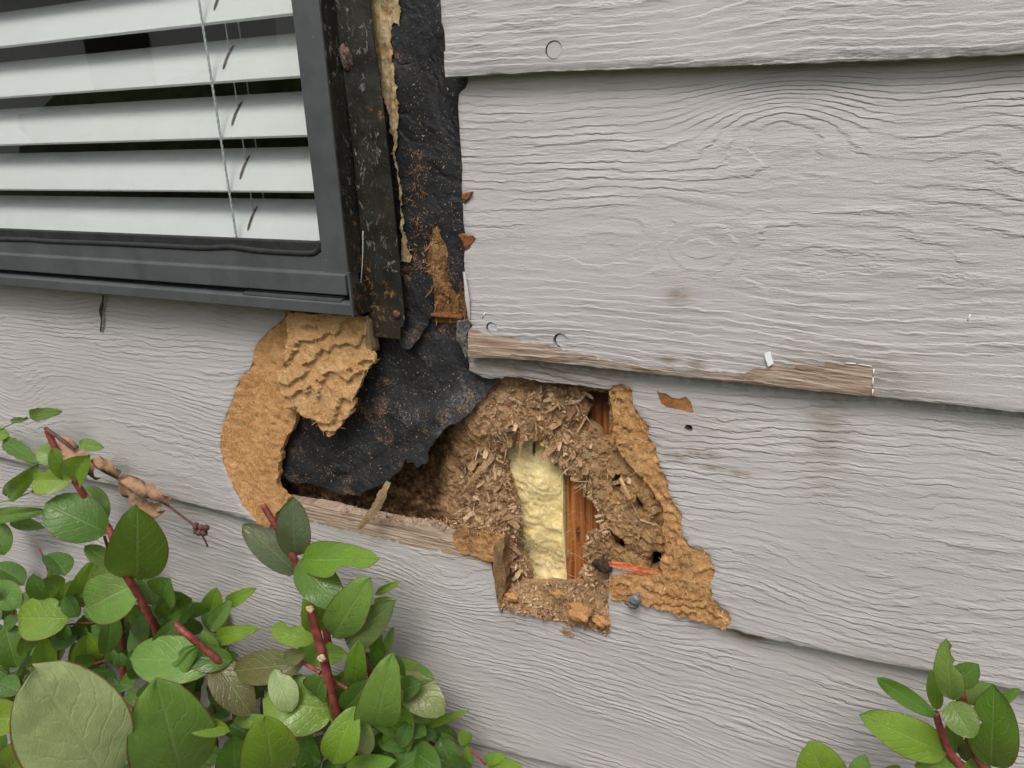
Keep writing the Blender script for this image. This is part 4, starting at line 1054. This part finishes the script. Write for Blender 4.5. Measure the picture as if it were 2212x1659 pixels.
# ------------------------------------------------------------------ plants
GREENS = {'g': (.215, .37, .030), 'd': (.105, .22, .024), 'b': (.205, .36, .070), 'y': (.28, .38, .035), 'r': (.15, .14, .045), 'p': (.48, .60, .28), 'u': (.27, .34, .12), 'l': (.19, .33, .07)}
def leaf(parent, base, tip, width, col, roll=0.0, fold=.25, bend=.18, bite=None, name='leaf', serr=0.0, lab=None):
    base, tip = Vector(base), Vector(tip)
    L = (tip - base).length; d = (tip - base) / L
    view = (Vector(CAM) - (base + tip) / 2).normalized()
    s = d.cross(view).normalized(); n = s.cross(d)
    s, n = s * math.cos(roll) + n * math.sin(roll), n * math.cos(roll) - s * math.sin(roll)
    width = width / max(.45, abs(math.cos(roll)))
    nu, nv = 15, 9
    V = []; UV = []
    ph = random.random() * 6
    a1 = random.uniform(.85, 1.1)
    for i in range(nu):
        u = i / (nu - 1)
        w = math.sin(math.pi * u ** a1) ** .53 * (1 - .04 * u) if 0 < u < 1 else 0
        w = w * width * .5 + (.0004 if i in (0, nu - 1) else 0)
        for j in range(nv):
            vv = -1 + 2 * j / (nv - 1)
            ww = w
            if bite and math.copysign(1, vv) == bite[0]:
                ww *= 1 - bite[1] * math.exp(-((u - bite[2]) / bite[3]) ** 2) * (1 + .3 * math.sin(u * 60))
            ww *= 1 + serr * math.sin(u * 34 + ph)
            up = -bend * L * ((2 * u - 1) ** 2 - .4) * .5 + fold * abs(vv) * ww * 1.0 + .025 * L * math.sin(u * 7 + ph + vv * 2) * abs(vv)
            p = base + d * (u * L) + s * (vv * ww) + n * up
            V.append(p); UV.append((u, vv))
    Fc = [(i * nv + j, i * nv + j + 1, (i + 1) * nv + j + 1, (i + 1) * nv + j) for i in range(nu - 1) for j in range(nv - 1)]
    if parent is None: return V, Fc, UV
    o = mesh_obj(name, V, Fc, ML, parent, uvs=UV)
    c = GREENS[col] if isinstance(col, str) else col
    k = random.uniform(.88, 1.12)
    o.color = (c[0] * k * random.uniform(.9, 1.1), c[1] * k, c[2] * k, 1)
    if lab: o['label'] = lab
    return o
def lf(parent, c, b, t, w, col, y0=-.06, y1=None, **kw):
    """leaf from picture measurements: base, tip, width in crop pixels"""
    if y1 is None: y1 = y0 - .012
    A_, B_ = P(*c(*b), y0), P(*c(*t), y1)
    mid = c((b[0] + t[0]) / 2, (b[1] + t[1]) / 2); sc_ = c(1, 0)[0] - c(0, 0)[0]
    ym = (y0 + y1) / 2
    m1 = P(mid[0], mid[1], ym); 
    depth = float((R @ (m1 - CAM))[2])
    wd = w * 1.10 * sc_ * depth / F
    return leaf(parent, A_, B_, wd, col, **kw)
def stem(parent, c, pts, Ys, r0, r1, mat=None, name='stem'):
    path = smooth_path([P(*c(*p), y) for p, y in zip(pts, Ys)], 5); n = len(path)
    return tube(name, path, [r0 + (r1 - r0) * i / (n - 1) for i in range(n)], mat or MSTEM, parent, 8)
tSh = thing('shrub', 'large green shrub with red stems and round leaves in the lower left corner', 'shrub')
S = lambda c, p, y, a, b, m=None: stem(tSh, c, p, y, a, b, m)
S(c5, [(202, 218), (232, 285), (268, 345), (330, 450), (400, 560), (475, 660), (490, 800), (510, 1000), (530, 1300)], [-.05, -.05, -.05, -.05, -.045, -.045, -.05, -.04, -.04], .0034, .0042)
S(c5, [(508, 775), (540, 840), (590, 920), (635, 1010), (672, 1090), (700, 1300)], [-.09, -.09, -.085, -.08, -.07, -.05], .0036, .0046)
S(c5, [(748, 1045), (800, 1090), (860, 1140), (930, 1200), (1000, 1290), (1040, 1500)], [-.09, -.09, -.085, -.08, -.07, -.06], .0034, .0040)
S(c5, [(525, 1388), (570, 1420), (620, 1460), (700, 1560)], [-.12, -.12, -.11, -.10], .0032, .0040)
S(c6, [(220, 158), (290, 275), (350, 375), (402, 470), (440, 560), (478, 630), (560, 800), (600, 1000)], [-.045, -.045, -.045, -.045, -.045, -.045, -.04, -.04], .0030, .0036)
S(c6, [(488, 745), (505, 820), (528, 900), (560, 1010), (585, 1120), (620, 1270), (655, 1400), (680, 1600)], [-.07, -.07, -.07, -.07, -.07, -.07, -.065, -.06], .0038, .0048)
S(c6, [(600, 1150), (680, 1195), (740, 1240), (780, 1300)], [-.065, -.06, -.06, -.05], .0018, .0022)
S(c6, [(440, 1050), (490, 1080), (545, 1115)], [-.065, -.067, -.07], .0018, .0022)
S(c6, [(802, 985), (812, 1040), (830, 1110), (850, 1250), (870, 1500)], [-.05, -.05, -.05, -.05, -.05], .0026, .0032, MTWIG)
S(c6, [(1490, 1640), (1390, 1540), (1300, 1500), (1200, 1485), (1100, 1480), (1000, 1560)], [-.03, -.03, -.03, -.03, -.035, -.04], .0012, .0018)
S(c6, [(1300, 1680), (1260, 1590), (1210, 1535), (1140, 1490)], [-.03, -.03, -.03, -.03], .0013, .0016)
S(c5, [(-20, 225), (40, 195), (115, 160)], [-.02, -.02, -.02], .0010, .0008, mat_simple('green_stem', (.20, .30, .08), .5))
S(c5, [(-20, 530), (60, 510), (130, 482)], [-.02, -.02, -.02], .0012, .0008, bpy.data.materials['green_stem'])
S(c5, [(165, 720), (190, 770), (210, 830), (260, 920)], [-.03, -.03, -.03, -.03], .0009, .0014)
S(c5, [(445, 670), (465, 740), (480, 830)], [-.04, -.04, -.04], .0016, .0020)
S(c5, [(280, 1050), (340, 1042), (400, 1040)], [-.05, -.05, -.05], .0012, .0012)
S(c5, [(330, 1240), (380, 1220), (450, 1200)], [-.05, -.05, -.05], .0012, .0014)
S(c5, [(0, 1100), (30, 1050), (60, 990), (40, 930)], [-.05] * 4, .0012, .0012)
# cut tops of the stems
for cc, p, y in ((c6, (488, 750), -.071), (c6, (802, 985), -.051), (c5, (508, 770), -.091), (c6, (555, 1030), -.076)):
    lump('cut_end', P(*cc(*p), y), .0038, MCF if False else mat_simple('cut_wood_' + str(p[0]), (.50, .38, .24), .9, .1, .3, 300, .001, 600), tSh, p[0], (1, .8, .8), .5)
LV = [
 # c, base, tip, width, colour, depth0, depth1, kwargs
 (c5, (305, 430), (133, 432), 115, 'y', -.055, -.07, dict(fold=.5, bite=(1, .35, .6, .3))), (c5, (308, 432), (362, 335), 105, 'g', -.055, -.075, dict(fold=.35, roll=.4)), (c5, (300, 430), (222, 298), 80, 'g', -.052, -.06, {}),
 (c5, (458, 655), (190, 530), 190, 'd', -.05, -.075, dict(fold=.12)), (c5, (455, 600), (350, 462), 105, 'b', -.035, -.03, {}),
 (c5, (585, 872), (585, 560), 225, 'd', -.085, -.10, dict(fold=.15)), (c5, (580, 872), (345, 990), 200, 'b', -.085, -.105, dict(fold=.1, bend=.3)),
 (c5, (488, 795), (360, 712), 70, 'd', -.05, -.06, dict(fold=.6)), (c5, (540, 872), (382, 842), 95, 'd', -.07, -.075, dict(fold=.3)),
 (c5, (330, 275), (437, 290), 50, 'b', -.03, -.03, {}), (c5, (265, 345), (155, 300), 90, 'b', -.02, -.03, dict(serr=.08)),
 (c5, (110, 160), (247, 140), 52, 'd', -.02, -.03, dict(serr=.06)), (c5, (115, 170), (40, 180), 22, 'd', -.02, -.02, {}), (c5, (0, 252), (152, 352), 62, 'd', -.02, -.03, dict(serr=.12)), (c5, (15, 515), (150, 380), 72, 'g', -.02, -.03, {}),
 (c5, (-60, 590), (182, 562), 62, 'd', -.025, -.035, {}), (c5, (40, 600), (178, 635), 55, 'd', -.02, -.02, {}), (c5, (-30, 600), (20, 750), 90, 'd', -.03, -.04, {}), (c5, (-30, 235), (35, 235), 60, 'g', -.02, -.02, {}), (c5, (130, 485), (180, 455), 20, 'd', -.02, -.02, dict(serr=.2)),
 (c5, (222, 945), (230, 778), 48, 'l', -.05, -.05, {}), (c5, (320, 990), (400, 785), 105, 'g', -.05, -.055, {}), (c5, (250, 1020), (315, 868), 90, 'g', -.05, -.05, dict(roll=.4)),
 (c5, (282, 1020), (62, 1018), 172, 'g', -.07, -.085, dict(fold=.08)), (c5, (75, 945), (205, 915), 60, 'l', -.05, -.05, {}), (c5, (-40, 870), (80, 975), 110, 'd', -.06, -.06, {}), (c5, (20, 1050), (70, 1232), 125, 'd', -.06, -.07, {}),
 (c5, (190, 1250), (185, 1108), 90, 'g', -.065, -.07, dict(fold=.4)), (c5, (375, 1215), (370, 1090), 115, 'g', -.055, -.06, {}), (c5, (235, 1090), (358, 1088), 62, 'd', -.05, -.05, {}), (c5, (680, 1040), (805, 960), 118, 'd', -.055, -.06, {}),
 (c5, (540, 1040), (640, 975), 100, 'd', -.055, -.05, {}), (c5, (475, 1205), (475, 1155), 50, 'l', -.06, -.06, {}), (c5, (515, 1230), (512, 1170), 55, 'l', -.06, -.06, {}), (c5, (620, 905), (600, 850), 50, 'd', -.05, -.05, {}),
 (c5, (910, 1205), (538, 1190), 185, 'b', -.085, -.105, dict(fold=.12)), (c5, (605, 1400), (815, 1165), 120, 'b', -.09, -.10, dict(bite=(-1, .6, .7, .2))), (c5, (740, 1350), (800, 1210), 130, 'b', -.08, -.08, {}),
 (c5, (893, 985), (925, 897), 78, 'g', -.05, -.05, {}), (c5, (958, 965), (1080, 897), 56, 'g', -.05, -.055, {}), (c5, (885, 1075), (985, 945), 66, 'l', -.055, -.055, {}), (c5, (903, 1108), (1088, 1068), 72, 'g', -.055, -.06, {}), (c5, (915, 1198), (868, 1072), 68, 'l', -.07, -.07, {}), (c5, (912, 1180), (967, 1132), 26, 'd', -.05, -.05, {}), (c5, (930, 1200), (1010, 1180), 70, 'd', -.05, -.05, {}),
 (c5, (913, 1198), (1072, 1435), 145, 'r', -.08, -.09, dict(fold=.15)), (c6, (440, 1060), (40, 1105), 175, 'r', -.06, -.08, dict(fold=.2)), 
 (c5, (480, 1760), (148, 1236), 385, 'p', -.20, -.225, dict(fold=.05, bend=.1)), (c5, (790, 1740), (672, 1312), 320, 'b', -.135, -.16, dict(fold=.12)),
 (c5, (-60, 1440), (108, 1452), 140, 'y', -.10, -.11, {}), (c5, (10, 1700), (150, 1530), 150, 'y', -.12, -.13, {}), (c5, (60, 1700), (250, 1600), 110, 'b', -.12, -.12, {}), (c5, (978, 1502), (778, 1460), 78, 'g', -.12, -.135, dict(fold=.4)),
 (c6, (280, 1720), (235, 1393), 310, 'g', -.12, -.14, dict(fold=.1)), (c6, (38, 1390), (312, 1392), 72, 'g', -.09, -.09, {}), (c6, (60, 1720), (50, 1480), 190, 'd', -.10, -.10, {}),
 (c6, (405, 468), (385, 130), 180, (.17, .23, .14), -.045, -.055, dict(fold=.1, roll=.2)), (c6, (422, 552), (102, 268), 155, (.12, .14, .08), -.045, -.055, dict(fold=.15)),
 (c6, (408, 468), (855, 470), 190, 'g', -.05, -.06, dict(bite=(1, .8, .72, .10), fold=.15)), (c6, (412, 475), (668, 742), 200, 'd', -.052, -.065, dict(fold=.1)),
 (c6, (520, 905), (500, 632), 135, 'g', -.06, -.065, dict(bite=(1, .55, .5, .2), serr=.05)), (c6, (512, 930), (258, 860), 125, 'g', -.065, -.075, dict(bite=(1, .5, .55, .15))),
 (c6, (598, 935), (812, 598), 215, 'b', -.055, -.065, dict(fold=.08)), (c6, (672, 955), (955, 725), 190, (.13, .17, .07), -.045, -.055, {}), (c6, (848, 670), (993, 600), 42, 'g', -.04, -.045, {}), (c6, (845, 705), (957, 690), 30, 'g', -.04, -.04, {}),
 (c6, (903, 1025), (960, 862), 48, 'l', -.04, -.04, {}), (c6, (850, 1110), (878, 885), 88, 'd', -.04, -.045, {}), (c6, (735, 1218), (762, 952), 118, 'g', -.06, -.07, dict(fold=.1)), (c6, (842, 1485), (942, 1062), 240, 'b', -.075, -.095, dict(fold=.1, bend=.25)),
 (c6, (950, 1075), (1188, 1150), 125, 'd', -.045, -.05, {}), (c6, (982, 1130), (1252, 1345), 195, (.23, .28, .09), -.055, -.065, dict(fold=.06)), (c6, (962, 1592), (1035, 1315), 165, 'g', -.06, -.065, {}), (c6, (752, 1350), (832, 1585), 100, 'u', -.085, -.09, {}),
 (c6, (738, 1325), (605, 1652), 195, 'g', -.095, -.115, dict(fold=.2, bend=.3)), (c6, (632, 1330), (210, 1270), 300, 'g', -.06, -.085, dict(fold=.12)), (c6, (285, 1095), (385, 1338), 150, 'p', -.075, -.085, dict(bite=(-1, .4, .1, .2))), (c6, (450, 1010), (335, 1040), 90, 'r', -.07, -.075, {}),
 (c6, (1110, 1425), (1378, 1337), 52, 'g', -.04, -.04, dict(fold=.4)), (c6, (1120, 1720), (1135, 1500), 98, 'g', -.05, -.05, {}), (c6, (1335, 1558), (1238, 1462), 55, 'l', -.032, -.035, {}), (c6, (1388, 1525), (1345, 1442), 75, 'g', -.032, -.032, {}), (c6, (1385, 1530), (1385, 1680), 58, 'g', -.032, -.035, {}),
 (c6, (1478, 1620), (1598, 1588), 62, 'g', -.03, -.03, {}), (c6, (1490, 1640), (1690, 1655), 82, 'g', -.03, -.035, {}), (c6, (680, 1660), (962, 1620), 110, 'g', -.08, -.08, {}), (c6, (432, 1000), (692, 1010), 130, 'g', -.045, -.045, {}), (c6, (420, 1020), (560, 960), 110, 'd', -.04, -.04, {}),
 (c6, (210, 1245), (85, 1195), 72, 'd', -.06, -.06, {}), (c6, (490, 1720), (460, 1450), 130, 'd', -.07, -.07, {}), (c6, (880, 1640), (935, 1395), 125, 'd', -.055, -.055, {}), (c6, (560, 830), (600, 710), 110, 'b', -.04, -.045, {}), (c6, (700, 1200), (640, 1300), 120, 'b', -.05, -.05, {}),
]
for c_, b, t_, w, col, y0, y1, kw in LV:
    lf(tSh, c_, b, t_, w, col, y0, y1, **kw)
# the foliage nobody could count, lower and deeper
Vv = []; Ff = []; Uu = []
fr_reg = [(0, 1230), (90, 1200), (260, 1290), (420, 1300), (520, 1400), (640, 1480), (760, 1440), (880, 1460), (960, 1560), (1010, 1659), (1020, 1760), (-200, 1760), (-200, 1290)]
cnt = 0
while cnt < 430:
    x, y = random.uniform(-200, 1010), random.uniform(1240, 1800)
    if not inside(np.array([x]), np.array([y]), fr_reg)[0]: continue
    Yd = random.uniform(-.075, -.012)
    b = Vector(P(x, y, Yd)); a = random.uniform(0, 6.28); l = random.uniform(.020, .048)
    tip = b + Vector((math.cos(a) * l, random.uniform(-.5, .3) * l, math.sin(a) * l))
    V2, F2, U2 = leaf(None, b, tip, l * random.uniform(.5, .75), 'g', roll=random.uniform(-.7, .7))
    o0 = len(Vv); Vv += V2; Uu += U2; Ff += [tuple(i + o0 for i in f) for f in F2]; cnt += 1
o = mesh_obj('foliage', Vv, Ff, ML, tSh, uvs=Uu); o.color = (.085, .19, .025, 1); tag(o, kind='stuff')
for i in range(16):
    x = random.uniform(0, 900); b = P(x, 1800, -.05); t2 = P(x + random.uniform(-90, 90), random.uniform(1330, 1500) + max(0, (x - 300) * .25), random.uniform(-.04, -.02))
    tube('stem', [b, (b + t2) / 2 + np.array([.01, 0, 0]), t2], [.003, .0025, .0015], MSTEM if i % 2 else MTWIG, tSh, 6)

# dead twig with curled leaves
tT = thing('dead_twig', 'dead brown twig with curled dry leaves lying across the shrub top', 'twig')
stem(tT, c5, [(196, 212), (250, 250), (330, 310), (420, 378), (500, 422), (600, 475), (700, 530), (790, 595), (845, 640), (870, 680), (886, 716)], [-.052, -.058, -.055, -.05, -.045, -.042, -.04, -.038, -.036, -.036, -.036], .0022, .0009, MTWIG, 'twig_stem')
def dry(c, pts, w, y):
    path = smooth_path([P(*c(*p), yy) for p, yy in zip(pts, y)], 5); n = len(path); V = []; Fc = []
    ph = random.random() * 6
    wd = w * .5066 / 3700
    for i, p in enumerate(path):
        t = (path[min(i + 1, n - 1)] - path[max(i - 1, 0)]).normalized()
        s = t.cross(Vector((.2, 1, .1))).normalized(); nn = t.cross(s)
        u = i / (n - 1); ww = wd * (math.sin(math.pi * (.08 + .86 * u)) ** .6)
        for j in range(9):
            v_ = -1 + j / 4; a = 1.1 * v_ + .5 * math.sin(u * 8 + ph)
            V.append(p + s * ww * v_ * .8 + nn * ww * (.45 * math.cos(a * 2.2) + .3 * math.sin(u * 13 + v_ * 4 + ph) + .15 * math.sin(u * 31 + v_ * 9)))
    for i in range(n - 1):
        for j in range(8): Fc.append((i * 9 + j, i * 9 + j + 1, (i + 1) * 9 + j + 1, (i + 1) * 9 + j))
    return mesh_obj('dry_leaf', V, Fc, MDLEAF, tT)
dry(c5, [(262, 262), (300, 310), (345, 350), (385, 395), (415, 425)], 100, [-.052, -.055, -.058, -.055, -.05]); dry(c5, [(400, 345), (440, 365), (480, 385), (512, 405)], 62, [-.05, -.052, -.052, -.05])
dry(c5, [(512, 430), (580, 455), (650, 490), (700, 510), (728, 520)], 75, [-.045, -.047, -.045, -.042, -.04]); dry(c5, [(512, 440), (560, 500), (610, 540), (660, 560), (690, 555)], 80, [-.043, -.04, -.038, -.036, -.036])
for i, p in enumerate([(835, 625), (858, 632), (878, 636), (850, 655), (872, 655), (838, 650)]): lump('dead_bud', P(*c5(*p), -.037), .0032, MTWIG, tT, i * 3, (1, 1, 1), .4)

tS2 = thing('shrub', 'small green shrub sprig with red stem and chewed leaves in the lower right corner', 'shrub')
stem(tS2, c7, [(1612, 1048), (1625, 1110), (1640, 1190), (1665, 1320), (1700, 1450), (1750, 1570), (1835, 1700)], [-.055, -.055, -.052, -.05, -.05, -.05, -.05], .0030, .0036)
stem(tS2, c7, [(1455, 1268), (1475, 1340), (1500, 1420), (1530, 1495), (1565, 1565), (1610, 1620), (1670, 1700)], [-.05] * 7, .0022, .0030)
for c_, b, t_, w, col, y0, y1, kw in [
 (c7, (1570, 1195), (1535, 762), 185, 'l', -.06, -.06, dict(bite=(1, .75, .75, .25), fold=.15)), (c7, (1468, 1258), (1425, 975), 92, 'g', -.045, -.045, {}), (c7, (1590, 1060), (1755, 930), 150, 'd', -.045, -.045, dict(serr=.03)),
 (c7, (1442, 1285), (1022, 1012), 120, 'd', -.05, -.055, dict(fold=.3, bend=-.25)), (c7, (1542, 1562), (932, 1290), 260, 'g', -.052, -.07, dict(fold=.12, bend=.12)), (c7, (1560, 1190), (1722, 1448), 205, 'l', -.062, -.075, dict(fold=.1)),
 (c7, (1640, 1192), (1862, 1072), 115, 'l', -.05, -.05, dict(bite=(1, .4, .6, .15))), (c7, (1845, 1680), (1870, 1105), 290, 'd', -.055, -.065, dict(bite=(-1, .5, .62, .1), fold=.15)), (c7, (1740, 1240), (2040, 1105), 110, 'd', -.05, -.055, dict(bite=(-1, .8, .7, .15))), (c7, (1592, 1562), (1560, 1345), 125, 'd', -.04, -.04, {}),
 (c7, (1700, 1660), (1308, 1645), 150, 'd', -.05, -.055, {}), (c7, (1692, 1625), (1645, 1455), 95, (.055, .06, .02), -.04, -.04, {}), (c7, (700, 1800), (565, 1488), 310, 'g', -.06, -.065, dict(fold=.1)), (c7, (890, 1760), (958, 1575), 130, 'l', -.06, -.06, {}), (c7, (1895, 1300), (2012, 1278), 62, 'l', -.03, -.03, {}), (c7, (1700, 1720), (1720, 1600), 90, 'g', -.045, -.045, {}), (c7, (1130, 1740), (1200, 1650), 110, 'r', -.05, -.05, {})]:
    lf(tS2, c_, b, t_, w, col, y0, y1, **kw)
stem(tS2, c7, [(720, 1780), (820, 1850), (1000, 1900)], [-.05, -.05, -.05], .002, .002)

# ------------------------------------------------------------------ ground and what the glass reflects
def sheet(name, x0, x1, y0, y1, z, mat):
    o = mesh_obj(name, [(x0, y0, z), (x1, y0, z), (x1, y1, z), (x0, y1, z)], [(0, 1, 2, 3)], mat, None, smooth=False); return tag(o, kind='structure')
sheet('garden_bed', -60, 60, -60, .2, -.85, MSOIL)
sheet('lawn', -60, 60, -60, -.75, -.846, MGRASS)
tH = thing('neighbour_house', 'pale neighbouring house mirrored faintly in the window glass', 'house')
MHW = mat_simple('pale_house_wall', (.62, .60, .58), .8, .1, .05); MHR = mat_simple('grey_roof', (.12, .13, .15), .8, .2, .2)
box('wall', -11.5, -5.2, -11, -6, -.84, 2.2, MHW, tH)
mesh_obj('roof', [(-11.9, -11.4, 2.2), (-4.8, -11.4, 2.2), (-4.8, -5.6, 2.2), (-11.9, -5.6, 2.2), (-11.9, -8.5, 4.0), (-4.8, -8.5, 4.0)], [(0, 1, 5, 4), (2, 3, 4, 5), (1, 2, 5), (3, 0, 4), (0, 3, 2, 1)], MHR, tH, smooth=False)
box('window', -8, -7, -5.99, -5.94, .2, 1.3, MDARK, tH)
MHG = mat_simple('hedge_leaves', (.06, .09, .03), .9, .1, .6, 12, .05, 40)
hd = lump('hedge', (-1.5, -5.2, -.3), 1.0, MHG, None, 77, (6.5, .7, 1.3), .5, 3.0)
tag(hd, 'dark green hedge mirrored in the window glass', 'hedge')
